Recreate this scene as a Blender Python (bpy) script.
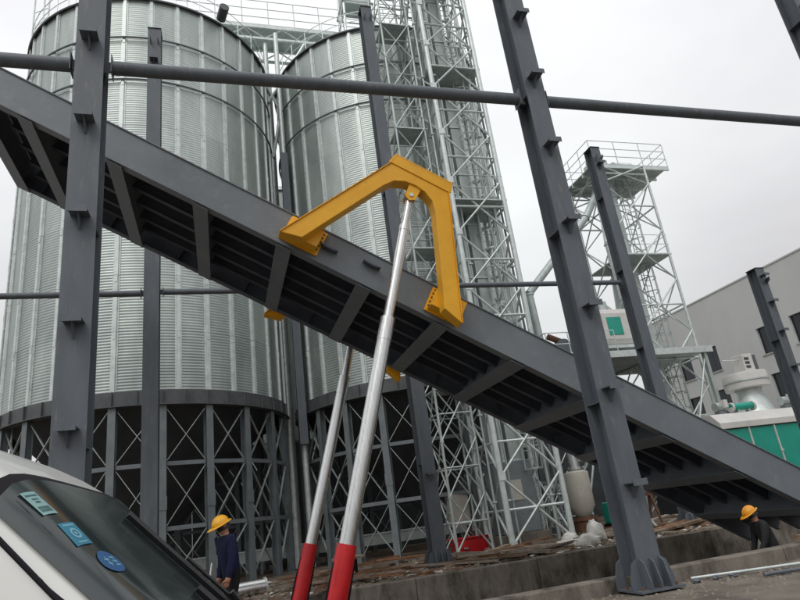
import bpy, math, random
from mathutils import Vector, Matrix, Euler
R = math.radians
random.seed(7)
for o in list(bpy.data.objects): bpy.data.objects.remove(o)
scene = bpy.context.scene
COL = scene.collection

# ------------------------------------------------------------------ camera
# world axes: X along the column rows, Y across them (away), Z up
CAM_H = 1.5
PITCH, ROLL, AZ = R(19.534), math.atan2(0.13239, 0.99120), R(72.2)
Rh = Vector((math.sin(AZ), -math.cos(AZ), 0)); Fh = Vector((math.cos(AZ), math.sin(AZ), 0)); Zv = Vector((0, 0, 1))
Fw = Fh*math.cos(PITCH) + Zv*math.sin(PITCH); U0 = -Fh*math.sin(PITCH) + Zv*math.cos(PITCH)
CR = math.cos(ROLL)*Rh - math.sin(ROLL)*U0; CU = math.sin(ROLL)*Rh + math.cos(ROLL)*U0
cam = bpy.data.cameras.new('camera'); camo = bpy.data.objects.new('camera', cam); COL.objects.link(camo)
M = Matrix((CR, CU, -Fw)).transposed().to_4x4(); M.translation = (0, 0, CAM_H)
camo.matrix_world = M
cam.sensor_width = 36; cam.lens = 36*611/800; cam.clip_start = .05; cam.clip_end = 3000
scene.camera = camo
scene.render.resolution_x, scene.render.resolution_y = 1024, 768

# ------------------------------------------------------------------ sky, sun, exposure
w = bpy.data.worlds.new('World'); scene.world = w; w.use_nodes = True
nt = w.node_tree; N = nt.nodes; Lk = nt.links
for n in list(N): N.remove(n)
wo = N.new('ShaderNodeOutputWorld'); bg = N.new('ShaderNodeBackground')
sky = N.new('ShaderNodeTexSky'); sky.sky_type = 'NISHITA'; sky.sun_disc = False
SUN_EL, SUN_ROT = R(52), R(215)
sky.sun_elevation = SUN_EL; sky.sun_rotation = SUN_ROT; sky.dust_density = 6; sky.air_density = 1.0
hs = N.new('ShaderNodeHueSaturation'); hs.inputs['Saturation'].default_value = .25; hs.inputs['Value'].default_value = 1.0
tc = N.new('ShaderNodeTexCoord'); mp = N.new('ShaderNodeMapping'); mp.inputs['Scale'].default_value = (1, 1, 2.2)
nz = N.new('ShaderNodeTexNoise'); nz.inputs['Scale'].default_value = 1.15; nz.inputs['Detail'].default_value = 5; nz.inputs['Roughness'].default_value = .5
mp.inputs['Location'].default_value = (.35, .2, .5)
cr = N.new('ShaderNodeValToRGB')
cr.color_ramp.elements[0].position = .33; cr.color_ramp.elements[0].color = (8.4, 8.35, 8.65, 1)
cr.color_ramp.elements[1].position = .66; cr.color_ramp.elements[1].color = (11.2, 11.5, 11.6, 1)
mx = N.new('ShaderNodeMix'); mx.data_type = 'RGBA'; mx.inputs['Factor'].default_value = .93   # thick cloud over the blue sky
Lk.new(tc.outputs['Generated'], mp.inputs['Vector']); Lk.new(mp.outputs[0], nz.inputs['Vector']); Lk.new(nz.outputs['Fac'], cr.inputs['Fac'])
Lk.new(sky.outputs[0], hs.inputs['Color']); Lk.new(hs.outputs[0], mx.inputs['A']); Lk.new(cr.outputs[0], mx.inputs['B'])
sx = N.new('ShaderNodeSeparateXYZ'); Lk.new(tc.outputs['Generated'], sx.inputs[0])
ov = N.new('ShaderNodeMapRange'); ov.inputs['From Min'].default_value = 0; ov.inputs['From Max'].default_value = 1; ov.inputs['To Min'].default_value = .5; ov.inputs['To Max'].default_value = 1.14   # overcast: zenith twice as bright as the horizon
Lk.new(sx.outputs['Z'], ov.inputs['Value'])
vm = N.new('ShaderNodeVectorMath'); vm.operation = 'SCALE'; Lk.new(mx.outputs['Result'], vm.inputs[0]); Lk.new(ov.outputs[0], vm.inputs['Scale'])
Lk.new(vm.outputs[0], bg.inputs['Color']); bg.inputs['Strength'].default_value = .1; Lk.new(bg.outputs[0], wo.inputs['Surface'])
sun = bpy.data.lights.new('sun', 'SUN'); sun.energy = .6; sun.angle = R(25); sun.color = (1, .96, .9)
suno = bpy.data.objects.new('sun', sun); COL.objects.link(suno)
sd = Vector((math.sin(SUN_ROT)*math.cos(SUN_EL), math.cos(SUN_ROT)*math.cos(SUN_EL), math.sin(SUN_EL)))
suno.rotation_euler = (-sd).to_track_quat('-Z', 'Y').to_euler(); suno.location = (0, -20, 40)
vs = scene.view_settings; vs.view_transform = 'Standard'; vs.look = 'None'; vs.exposure = .25; vs.gamma = 1

# ------------------------------------------------------------------ materials
def mat(name, c1, c2=None, rough=.6, metal=0, scale=6, bump=0, bscale=40, detail=6, contrast=(.35, .65), c3=None, s3=1.2, r3=(.55, .7), coat=0, stretch=(1, 1, 1), spec=.5, rvar=.12):
    m = bpy.data.materials.new(name); m.use_nodes = True
    t = m.node_tree; n = t.nodes; l = t.links; b = n['Principled BSDF']
    g = n.new('ShaderNodeNewGeometry'); mpp = n.new('ShaderNodeMapping'); mpp.inputs['Scale'].default_value = stretch
    l.new(g.outputs['Position'], mpp.inputs['Vector'])
    no = n.new('ShaderNodeTexNoise'); no.inputs['Scale'].default_value = scale; no.inputs['Detail'].default_value = detail; no.inputs['Roughness'].default_value = .62
    l.new(mpp.outputs[0], no.inputs['Vector'])
    rp = n.new('ShaderNodeValToRGB'); rp.color_ramp.elements[0].position, rp.color_ramp.elements[1].position = contrast
    c2 = c2 or tuple(x*.8 for x in c1)
    rp.color_ramp.elements[0].color = (*c2, 1); rp.color_ramp.elements[1].color = (*c1, 1)
    l.new(no.outputs['Fac'], rp.inputs['Fac']); out = rp.outputs[0]
    if c3:
        n3 = n.new('ShaderNodeTexNoise'); n3.inputs['Scale'].default_value = s3; n3.inputs['Detail'].default_value = 8; n3.inputs['Roughness'].default_value = .65
        l.new(mpp.outputs[0], n3.inputs['Vector'])
        r = n.new('ShaderNodeValToRGB'); r.color_ramp.elements[0].position, r.color_ramp.elements[1].position = r3
        l.new(n3.outputs['Fac'], r.inputs['Fac'])
        mm = n.new('ShaderNodeMix'); mm.data_type = 'RGBA'; mm.inputs['B'].default_value = (*c3, 1)
        l.new(r.outputs[0], mm.inputs['Factor']); l.new(out, mm.inputs['A']); out = mm.outputs['Result']
    l.new(out, b.inputs['Base Color'])
    rr = n.new('ShaderNodeMapRange'); rr.inputs['To Min'].default_value = max(.03, rough-rvar); rr.inputs['To Max'].default_value = min(1, rough+rvar)
    l.new(no.outputs['Fac'], rr.inputs['Value']); l.new(rr.outputs[0], b.inputs['Roughness'])
    b.inputs['Metallic'].default_value = metal; b.inputs['Coat Weight'].default_value = coat; b.inputs['Specular IOR Level'].default_value = spec
    if bump:
        nb = n.new('ShaderNodeTexNoise'); nb.inputs['Scale'].default_value = bscale; nb.inputs['Detail'].default_value = 6
        l.new(mpp.outputs[0], nb.inputs['Vector'])
        bu = n.new('ShaderNodeBump'); bu.inputs['Strength'].default_value = bump; bu.inputs['Distance'].default_value = .02
        l.new(nb.outputs['Fac'], bu.inputs['Height']); l.new(bu.outputs[0], b.inputs['Normal'])
    return m
MT = {}
MT['steel'] = mat('dark_grey_steel_paint', (.115, .130, .150), (.088, .100, .116), .55, scale=1.4, stretch=(3, 3, .6), c3=(.175, .172, .168), s3=5, r3=(.56, .74), bump=.1, bscale=14)
MT['platform'] = mat('grey_platform_paint', (.172, .193, .213), (.142, .160, .178), .5, scale=1.2, c3=(.215, .222, .228), s3=3.2, r3=(.54, .78), bump=.12, bscale=9)
MT['under'] = mat('shaded_underside_paint', (.10, .112, .138), (.07, .079, .098), .6, scale=2, c3=(.11, .09, .078), s3=3, r3=(.6, .8))  # shade beneath the deck is put into this darker colour
MT['yellow'] = mat('yellow_paint', (.90, .45, .014), (.80, .385, .012), .42, scale=2.2, c3=(.40, .19, .02), s3=7, r3=(.62, .8), bump=.06, bscale=12)
MT['red'] = mat('red_paint', (.56, .013, .016), (.42, .008, .012), .38, scale=3, c3=(.25, .02, .02), s3=6, r3=(.62, .8))
MT['chrome'] = mat('brushed_chrome', (.74, .74, .73), (.6, .6, .6), .3, 1.0, scale=5, stretch=(8, 8, .6))
MT['galv'] = mat('galvanised_steel', (.56, .61, .59), (.40, .45, .44), .5, .55, scale=2.5, stretch=(1.6, 1.6, .5), c3=(.33, .37, .36), s3=1.0, r3=(.5, .75), bump=.05, bscale=30)
MT['galvb'] = mat('bright_galvanised_steel', (.70, .75, .73), (.54, .59, .58), .42, .4, scale=4)
MT['sheet'] = mat('corrugated_zinc_sheet', (.47, .515, .49), (.36, .40, .385), .42, .7, scale=.9, stretch=(1.3, 1.3, .35), c3=(.33, .365, .36), s3=.8, r3=(.48, .72), rvar=.1)
MT['legst'] = mat('grey_leg_steel', (.195, .22, .232), (.145, .165, .175), .55, .15, scale=2, c3=(.13, .12, .11), s3=4, r3=(.6, .8))
MT['ringst'] = mat('dark_ring_beam_steel', (.105, .11, .115), (.07, .075, .08), .55, .1, scale=3)
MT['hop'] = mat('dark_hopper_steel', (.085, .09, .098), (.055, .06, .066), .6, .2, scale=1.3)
MT['concrete'] = mat('stained_concrete', (.20, .175, .145), (.115, .098, .08), .85, scale=1.3, c3=(.055, .048, .04), s3=.9, r3=(.5, .72), bump=.5, bscale=18, spec=.3)
MT['kerb'] = mat('kerb_concrete', (.235, .21, .178), (.14, .122, .10), .85, scale=2.0, stretch=(1.7, 1.7, .8), c3=(.05, .042, .034), s3=1.1, r3=(.47, .66), bump=.5, bscale=22, spec=.3)
MT['dirt'] = mat('muddy_ground', (.155, .105, .07), (.07, .05, .036), .9, scale=1.6, c3=(.2, .165, .125), s3=.8, r3=(.5, .7), bump=.9, bscale=9, spec=.25)
MT['far_ground'] = mat('far_ground', (.14, .125, .1), (.09, .08, .065), .9, scale=.2)
MT['wood'] = mat('weathered_timber', (.27, .18, .115), (.13, .085, .055), .8, scale=5, c3=(.3, .25, .2), s3=1.5, r3=(.5, .7), spec=.25)
MT['wood2'] = mat('grey_timber', (.30, .26, .21), (.17, .14, .11), .85, scale=6, spec=.25)
MT['wood3'] = mat('reddish_timber', (.22, .11, .06), (.11, .055, .032), .8, scale=6, spec=.25)
MT['rust'] = mat('rusty_steel', (.16, .075, .04), (.08, .04, .025), .85, scale=6)
MT['lump'] = mat('broken_concrete', (.32, .28, .23), (.18, .15, .12), .9, scale=3, bump=.6, bscale=20)
MT['wall'] = mat('grey_render_wall', (.58, .59, .58), (.53, .54, .53), .9, scale=.35, c3=(.47, .475, .465), s3=.25, r3=(.5, .8), bump=.15, bscale=6, stretch=(1, 1, .5))
MT['walltrim'] = mat('pale_sill', (.46, .46, .44), None, .85)
MT['frame'] = mat('dark_window_frame', (.05, .055, .065), None, .5)
MT['green'] = mat('green_paint', (.016, .36, .27), (.013, .30, .225), .45, scale=1.2, c3=(.02, .2, .15), s3=2, r3=(.6, .8))
MT['white'] = mat('white_paint', (.70, .68, .655), (.58, .565, .545), .5, scale=1.2, c3=(.46, .44, .41), s3=2.5, r3=(.62, .85))
MT['van'] = mat('white_car_paint', (.70, .70, .67), (.66, .66, .63), .28, scale=1.5, coat=.4, rvar=.04)
MT['vanglass'] = mat('tinted_windscreen_glass', (.024, .034, .035), (.017, .024, .026), .15, scale=1.5, spec=.55, coat=.12, rvar=.04)
MT['winglass'] = mat('dark_window_glass', (.018, .024, .034), (.012, .016, .022), .08, scale=.8, rvar=.03)
MT['rubber'] = mat('black_rubber', (.016, .014, .018), None, .85, spec=.2)
MT['trim'] = mat('black_plastic_trim', (.012, .012, .014), None, .45)
MT['navy'] = mat('navy_cloth', (.012, .014, .045), (.008, .01, .03), .9, scale=9, bump=.4, bscale=16, spec=.2)
MT['charcoal'] = mat('charcoal_cloth', (.028, .029, .031), (.018, .019, .02), .9, scale=9, bump=.4, bscale=16, spec=.2)
MT['trouser'] = mat('dark_trouser_cloth', (.012, .012, .014), None, .9, spec=.2)
MT['skin'] = mat('skin', (.40, .20, .125), (.33, .16, .10), .55, scale=14)
MT['hair'] = mat('black_hair', (.01, .009, .009), None, .6)
MT['helmet'] = mat('yellow_helmet_plastic', (.80, .40, .012), (.72, .34, .01), .35, scale=5)
MT['ohelmet'] = mat('amber_helmet_plastic', (.80, .34, .012), (.70, .28, .01), .35, scale=5)
MT['beige'] = mat('beige_tank_paint', (.48, .46, .41), (.40, .38, .33), .6, scale=3, c3=(.22, .17, .12), s3=3, r3=(.6, .8))
MT['plastic'] = mat('white_sheeting', (.62, .60, .56), (.42, .40, .37), .5, scale=5, bump=.6, bscale=7)
MT['cyanst'] = mat('pale_cyan_sticker', (.22, .38, .37), None, .5)
MT['cyan2'] = mat('cyan_sticker', (.02, .18, .27), (.015, .14, .23), .5)
MT['blue'] = mat('blue_sticker', (.010, .085, .24), None, .5)
MT['ink'] = mat('sticker_ink', (.04, .10, .11), None, .6)
MT['paleink'] = mat('sticker_pale_ink', (.16, .36, .45), None, .6)

def vary(m, lo, hi):          # each sheet left the mill in a slightly different tone
    t = m.node_tree; b = t.nodes['Principled BSDF']; l = b.inputs['Base Color'].links[0]; src = l.from_socket
    oi = t.nodes.new('ShaderNodeObjectInfo'); mr = t.nodes.new('ShaderNodeMapRange'); mr.inputs['To Min'].default_value = lo; mr.inputs['To Max'].default_value = hi
    t.links.new(oi.outputs['Random'], mr.inputs['Value']); v = t.nodes.new('ShaderNodeVectorMath'); v.operation = 'SCALE'
    t.links.new(src, v.inputs[0]); t.links.new(mr.outputs[0], v.inputs['Scale']); t.links.new(v.outputs[0], b.inputs['Base Color'])
vary(MT['sheet'], .92, 1.05); vary(MT['wood'], .6, 1.3); vary(MT['wood2'], .6, 1.3); vary(MT['wood3'], .7, 1.4)
# ------------------------------------------------------------------ mesh helpers
def orient(d, up=(0, 0, 1)):
    d = Vector(d).normalized(); up = Vector(up)
    if abs(d.dot(up)) > .999: up = Vector((0, 1, 0))
    x = up.cross(d).normalized(); y = d.cross(x)
    return x, y, d
class MB:
    def __init__(s): s.v = []; s.f = []
    def add(s, vs_, fs):
        k = len(s.v); s.v += [tuple(q) for q in vs_]; s.f += [tuple(i+k for i in f) for f in fs]; return s
    def box(s, x0, x1, y0, y1, z0, z1):
        return s.add([(x0,y0,z0),(x1,y0,z0),(x1,y1,z0),(x0,y1,z0),(x0,y0,z1),(x1,y0,z1),(x1,y1,z1),(x0,y1,z1)],
                     [(0,3,2,1),(4,5,6,7),(0,1,5,4),(1,2,6,5),(2,3,7,6),(3,0,4,7)])
    def bar(s, a, b, w_, h_, up=(0, 0, 1)):
        a = Vector(a); b = Vector(b); x, y, d = orient(b-a, up); x = x*w_/2; y = y*h_/2
        return s.add([a-x-y, a+x-y, a+x+y, a-x+y, b-x-y, b+x-y, b+x+y, b-x+y], [(0,3,2,1),(4,5,6,7),(0,1,5,4),(1,2,6,5),(2,3,7,6),(3,0,4,7)])
    def tube(s, a, b, r, n=12, r2=None):
        a = Vector(a); b = Vector(b); x, y, d = orient(b-a); r2 = r if r2 is None else r2
        k = len(s.v)
        for c, q in ((a, r), (b, r2)):
            for i in range(n):
                t = 2*math.pi*i/n; s.v.append(tuple(c + x*math.cos(t)*q + y*math.sin(t)*q))
        for i in range(n): s.f.append((k+i, k+(i+1) % n, k+n+(i+1) % n, k+n+i))
        s.f.append(tuple(k+n-1-i for i in range(n))); s.f.append(tuple(k+n+i for i in range(n)))
        return s
    def path(s, pts, r, n=8):
        for a, b in zip(pts[:-1], pts[1:]): s.tube(a, b, r, n)
        return s
    def lathe(s, prof, n=32, c=(0, 0, 0), a0=0, a1=2*math.pi):
        k = len(s.v); full = abs(a1-a0-2*math.pi) < 1e-6; m = n if full else n+1
        for r, z in prof:
            for i in range(m):
                t = a0+(a1-a0)*i/n; s.v.append((c[0]+r*math.cos(t), c[1]+r*math.sin(t), c[2]+z))
        for j in range(len(prof)-1):
            for i in range(n):
                i2 = (i+1) % m if full else i+1
                s.f.append((k+j*m+i, k+j*m+i2, k+(j+1)*m+i2, k+(j+1)*m+i))
        return s
    def prism(s, poly, off, fn):
        """poly: 2-D outline; fn(a, b, t) -> 3-D; off: (t0, t1)"""
        n = len(poly); k = len(s.v)
        for t in off:
            for a, b in poly: s.v.append(tuple(fn(a, b, t)))
        s.f.append(tuple(k+i for i in range(n))); s.f.append(tuple(k+n+n-1-i for i in range(n)))
        for i in range(n): j = (i+1) % n; s.f.append((k+i, k+n+i, k+n+j, k+j))
        return s
    def mesh(s, name, m, smooth=False):
        me = bpy.data.meshes.new(name); me.from_pydata(s.v, [], s.f); me.validate()
        import bmesh
        bm = bmesh.new(); bm.from_mesh(me); bmesh.ops.recalc_face_normals(bm, faces=bm.faces); bm.to_mesh(me); bm.free()
        if m: me.materials.append(MT[m])
        if smooth:
            for p in me.polygons: p.use_smooth = True
            try: me.set_sharp_from_angle(angle=R(40))
            except Exception: pass
        return me
    def build(s, name, m, parent=None, smooth=False, bevel=0):
        o = link(name, s.mesh(name, m, smooth), parent)
        if bevel:
            b = o.modifiers.new('bevel', 'BEVEL'); b.width = bevel; b.segments = 2; b.limit_method = 'ANGLE'
        return o
def link(name, data, parent=None, loc=None, rz=None):
    o = bpy.data.objects.new(name, data); COL.objects.link(o); o.parent = parent
    if loc is not None: o.location = loc
    if rz is not None: o.rotation_euler = (0, 0, rz)
    return o
def tag(o, label, cat, group=None):
    o['label'] = label; o['category'] = cat
    if group: o['group'] = group
    return o
def thing(name, loc, label, cat, group=None, rz=0):
    return tag(link(name, None, None, loc, rz), label, cat, group)
def struct(o): o['kind'] = 'structure'; return o
def copy_tree(o, parent=None):
    c = o.copy(); COL.objects.link(c); c.parent = parent
    for ch in o.children: copy_tree(ch, c)
    return c

# ------------------------------------------------------------------ ground and pit
PX0, PX1, PY0, PY1, PZ = .9, 17.5, 9.5, 16.2, -.85
def grid(mb, x0, x1, y0, y1, nx, ny, zf):
    k = len(mb.v)
    for j in range(ny+1):
        for i in range(nx+1):
            x = x0+(x1-x0)*i/nx; y = y0+(y1-y0)*j/ny; mb.v.append((x, y, zf(x, y)))
    for j in range(ny):
        for i in range(nx):
            a = k+j*(nx+1)+i; mb.f.append((a, a+1, a+nx+2, a+nx+1))
from mathutils import noise as mnoise
def zn(x, y): return .012*mnoise.noise((x*1.3, y*1.3, 0))
flat = lambda x, y: 0.0
g = MB()
for (x0, x1, y0, y1) in [(-1500, 1500, -600, -8), (-1500, -30, -8, 60), (45, 1500, -8, 60), (-1500, 1500, 60, 2000)]:
    g.add([(x0,y0,0),(x1,y0,0),(x1,y1,0),(x0,y1,0)], [(0,1,2,3)])
struct(g.build('ground', 'far_ground'))
g = MB(); grid(g, -30, PX0, -8, PY1, 40, 40, zn); grid(g, PX0, 45, -8, PY0, 90, 40, zn); grid(g, PX1, 45, PY0, PY1, 40, 14, zn)
struct(g.build('concrete_paving', 'concrete'))
def yz(x, y):
    e = min(1, max(0, (y-PY1-.5)/1.0))
    return e*(.05 + .07*mnoise.noise((x*.7, y*.7, 3)) + .035*mnoise.noise((x*2.9, y*2.9, 5)))
g = MB(); grid(g, -30, 45, PY1, 60, 260, 150, yz)
struct(g.build('yard_ground', 'dirt', smooth=True))
g = MB(); g.add([(PX0-.2,PY0-.2,PZ),(PX1+.2,PY0-.2,PZ),(PX1+.2,PY1+.2,PZ),(PX0-.2,PY1+.2,PZ)], [(0,1,2,3)])
struct(g.build('pit_floor', 'concrete'))
struct(MB().box(PX0-.25, PX0, PY0-.25, PY1+.3, PZ-.1, .0).build('pit_wall_left', 'kerb'))
struct(MB().box(PX1, PX1+.25, PY0-.25, PY1+.3, PZ-.1, .0).build('pit_wall_right', 'kerb'))
# the two long kerbs cast in lengths, each length a piece of its own
near = struct(link('pit_kerb_near', None)); far = struct(link('pit_kerb_far', None))
x = PX0-.25; i = 0
while x < 30:
    L = 2.6 + .5*random.random(); dz = random.uniform(-.012, .012)
    MB().box(x+.006, min(x+L, 30)-.006, 9.2, 9.5, PZ-.1, .225+dz).build('kerb_block', 'kerb', near, bevel=.02); x += L
x = PX0-.25
while x < 30:
    L = 3.3 + .8*random.random(); dz = random.uniform(-.012, .012)
    MB().box(x+.006, min(x+L, 30)-.006, 16.2, 16.55, PZ-.1, .055+dz).build('kerb_block', 'kerb', far, bevel=.025); x += L
struct(MB().box(-30, PX0-.27, 9.2, 16.2, -.3, .12).build('concrete_slab', 'concrete', bevel=.02))

# ------------------------------------------------------------------ steel columns
def h_column(loc, H, label, group, cleats, front=True, base_z=.06):
    t = thing('steel_column', loc, label, 'column', group)
    fw, d, tf, tw = .42, .46, .022, .016
    MB().box(-tw/2, tw/2, -d/2+tf+.001, d/2-tf-.001, base_z, H).build('web', 'steel', t)
    for sg in (-1, 1):
        y = sg*(d/2-tf/2); MB().box(-fw/2, fw/2, y-tf/2, y+tf/2, base_z, H).build('flange', 'steel', t)
    MB().box(-.39, .39, -.42, .42, base_z-.032, base_z-.002).build('base_plate', 'steel', t)
    for k in range(8):
        a = [(-.3,-.34),(0,-.36),(.3,-.34),(.3,.34),(0,.36),(-.3,.34),(-.34,0),(.34,0)][k]
        MB().tube((a[0], a[1], -.02), (a[0], a[1], base_z+.045), .022, 6).build('anchor_bolt', 'rust', t)
    gp = [(0, 0), (.17, 0), (.17, .1), (.1, .36), (.0, .42)]
    for gx in (-.17, 0, .17):
        for sg in (-1, 1):
            MB().prism(gp, (gx-.009, gx+.009), lambda a, b, q: (q, sg*(d/2+.001+a), base_z+b)).build('gusset', 'steel', t)
    gp2 = [(0, 0), (.18, 0), (.18, .1), (.1, .36), (0, .42)]
    for gy in (-.2, .2):
        for sg in (-1, 1):
            MB().prism(gp2, (gy-.009, gy+.009), lambda a, b, q: (sg*(fw/2+.001+a), q, base_z+b)).build('gusset', 'steel', t)
    if cleat_mesh[0] is None:
        m = MB().box(-.13, .13, -.24, 0, -.007, .007)
        m.prism([(0, 0), (-.22, 0), (-.03, -.22), (0, -.22)], (-.008, .008), lambda a, b, q: (q, a, b-.0075))
        m.box(-.13, .13, -.255, -.2405, -.05, .05)
        cleat_mesh[0] = m.mesh('cleat', 'steel')
    for z in cleats: link('cleat', cleat_mesh[0], t, (0, -d/2-.001, z))
    for z in (2.9, 6.1, 9.1, 12.2):
        if z < H-1:
            for sg in (-1, 1):
                MB().box(min(sg*.009, sg*.18), max(sg*.009, sg*.18), -d/2+tf+.002, d/2-tf-.002, z-.007, z+.007).build('stiffener', 'steel', t)
    return t
cleat_mesh = [None]
CLF = [1.57, 3.1, 4.55, 6.2, 7.85, 9.45, 11.0, 12.6, 14.2]
FY = 9.0
fr = 'front row of steel columns'; bk = 'rear row of steel posts'
h_column((-1.86, FY, 0), 15.5, 'thick dark grey steel column in front of the left silo, standing behind the white van', fr, [.0+z for z in CLF])
h_column((6.22, FY, 0), 15.5, 'tall dark grey steel column with gusseted base plate at the pit edge, right of centre', fr, CLF)
h_column((14.75, FY, 0), 15.5, 'dark grey steel column just cutting the top right corner', fr, CLF)
BY = 18.0
for s_, H, lab, cl in [(-1.8, 18.3, 'slim dark steel post ending against the left silo wall', [16.9]),
                    (5.9, 20.4, 'slim dark steel post rising behind the yellow frame, in front of the second silo', [2.6]),
                    (14.67, 14.4, 'dark steel post in front of the railed top platform of the right tower', [3.5, 13.6]),
                    (20.86, 9.05, 'shorter dark steel post in front of the grey building', [5.0, 6.4, 7.6, 8.7])]:
    t = h_column((s_, BY, .04), H, lab, bk, cl)
    MB().box(-.22, .22, -.26, .26, H+.001, H+.02).build('cap_plate', 'steel', t)
    for q in (-.12, .12): MB().prism([(0, 0), (.2, .12), (.2, .26), (0, .2)], (q-.01, q+.01), lambda a, b, k: (k, -.231-a, H-.7+b)).build('lug', 'steel', t)
def tie(x0, x1, y, z, r, label, group):
    t = thing('tie_pipe', ((x0+x1)/2, y, z), label, 'pipe', group); h = (x1-x0)/2
    MB().tube((-h+.14, 0, 0), (h-.14, 0, 0), r, 20).build('pipe', 'steel', t, True)
    for sg in (-1, 1):
        MB().box(min(sg*(h-.142), sg*(h-.128)), max(sg*(h-.142), sg*(h-.128)), -r*1.15, r*1.15, -r*1.5, r*1.5).build('end_plate', 'steel', t)
        MB().box(min(sg*(h-.126), sg*(h+.02)), max(sg*(h-.126), sg*(h+.02)), -.008, .008, -r*.95, r*.95).build('gusset', 'steel', t)
tp = 'tie pipes between the columns'
tie(-9.9, -2.03, FY, 9.1, .115, 'thick grey tie pipe entering at the left edge above the platform', tp)
tie(-1.69, 6.05, FY, 9.1, .115, 'long grey tie pipe crossing in front of both silos', tp)
tie(6.39, 14.58, FY, 9.1, .115, 'grey tie pipe crossing the open sky at the right', tp)
tie(-10.0, -1.97, BY, 8.62, .09, 'thin tie pipe low across the left edge of the left silo', tp)
tie(-1.63, 5.73, BY, 8.65, .09, 'thin tie pipe between the two slim posts before the silos', tp)
tie(6.07, 14.5, BY, 8.68, .09, 'thin tie pipe level with the right foot of the yellow frame', tp)

# ------------------------------------------------------------------ tipping platform
ANG = R(29.8); CA, SA = math.cos(ANG), math.sin(ANG)
def pl(u, w_, p): return Vector((13.8 - u*CA + w_*SA, p, u*SA + w_*CA))      # platform coordinates -> world
LEN0, LEN1, PN, PF = -.6, 21.35, 11.6, 15.4
plat = thing('tipping_platform', pl(0, 0, 13.5), 'long grey steel truck tipping platform raised at a slope across the picture', 'platform')
plat_inv = Matrix.Translation(-plat.location)
class PB(MB):
    def pbox(s, u0, u1, w0, w1, p0, p1):
        vs_ = [pl(u, q, p)-plat.location for q in (w0, w1) for (u, p) in ((u0, p0), (u1, p0), (u1, p1), (u0, p1))]
        return s.add(vs_, [(0,3,2,1),(4,5,6,7),(0,1,5,4),(1,2,6,5),(2,3,7,6),(3,0,4,7)])
for (p, inw) in ((PN, 1), (PF, -1)):
    a, b = sorted((p, p+inw*.016)); w1 = PB().pbox(LEN0, LEN1, .0, .72, a, b)
    a, b = sorted((p-inw*.03, p+inw*.2)); w1.pbox(LEN0, LEN1, -.022, -.001, a, b).pbox(LEN0, LEN1, .721, .742, a, b)
    w1.build('side_beam', 'platform' if inw > 0 else 'under', plat)  # far beam painted darker than the near one to look shaded
    for k in range(11):
        u = 1.2+1.86*k+.9; a, b = sorted((p+inw*.017, p+inw*.19)); PB().pbox(u-.008, u+.008, .002, .718, a, b).build('web_stiffener', 'under', plat)
UC = [20.0, 18.08, 16.18, 14.3, 12.45, 10.62, 8.75, 6.85, 4.95, 3.05, 1.1]
for u in UC:
    m = PB().pbox(u-.17, u+.17, -.06, -.04, PN+.02, PF-.02); m.pbox(u-.01, u+.01, -.039, .64, PN+.21, PF-.21)
    m.build('cross_beam', 'platform', plat)
PB().pbox(LEN1, LEN1+.02, -.02, .74, PN-.03, PF+.03).build('end_plate', 'platform', plat)
PB().pbox(LEN1-.35, LEN1-.01, -.06, -.04, PN+.02, PF-.02).build('end_beam', 'platform', plat)
for p in (12.3, 13.0, 13.7, 14.4, 15.0):
    for k_ in range(len(UC)+1):
        u0 = ([LEN1-.38]+UC)[k_]-.015; u1 = (UC+[LEN0])[k_]+.015
        m = PB().pbox(u1, u0, .27, .285, p-.07, p+.07); m.pbox(u1, u0, .2855, .64, p-.006, p+.006); m.build('stringer', 'under', plat)
k = 0; u = LEN0
while u < LEN1:
    L = min(3.66, LEN1-.01-u); PB().pbox(u+.004, u+L-.004, .645, .66, PN+.205, PF-.205).build('deck_plate', 'under', plat); u += 3.66
for u, q in ((13.46, .36), (12.5, .46)):      # half-moon lugs on the near beam
    poly = [(-.27, 0), (.27, 0), (.24, -.1), (.1, -.17), (-.1, -.17), (-.24, -.1)]
    m = PB(); m.prism(poly, (PN-.16, PN-.001), lambda a, b, t: pl(u-a*.75, q+b*.25, t)-plat.location); m.build('lug', 'under', plat)
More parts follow.
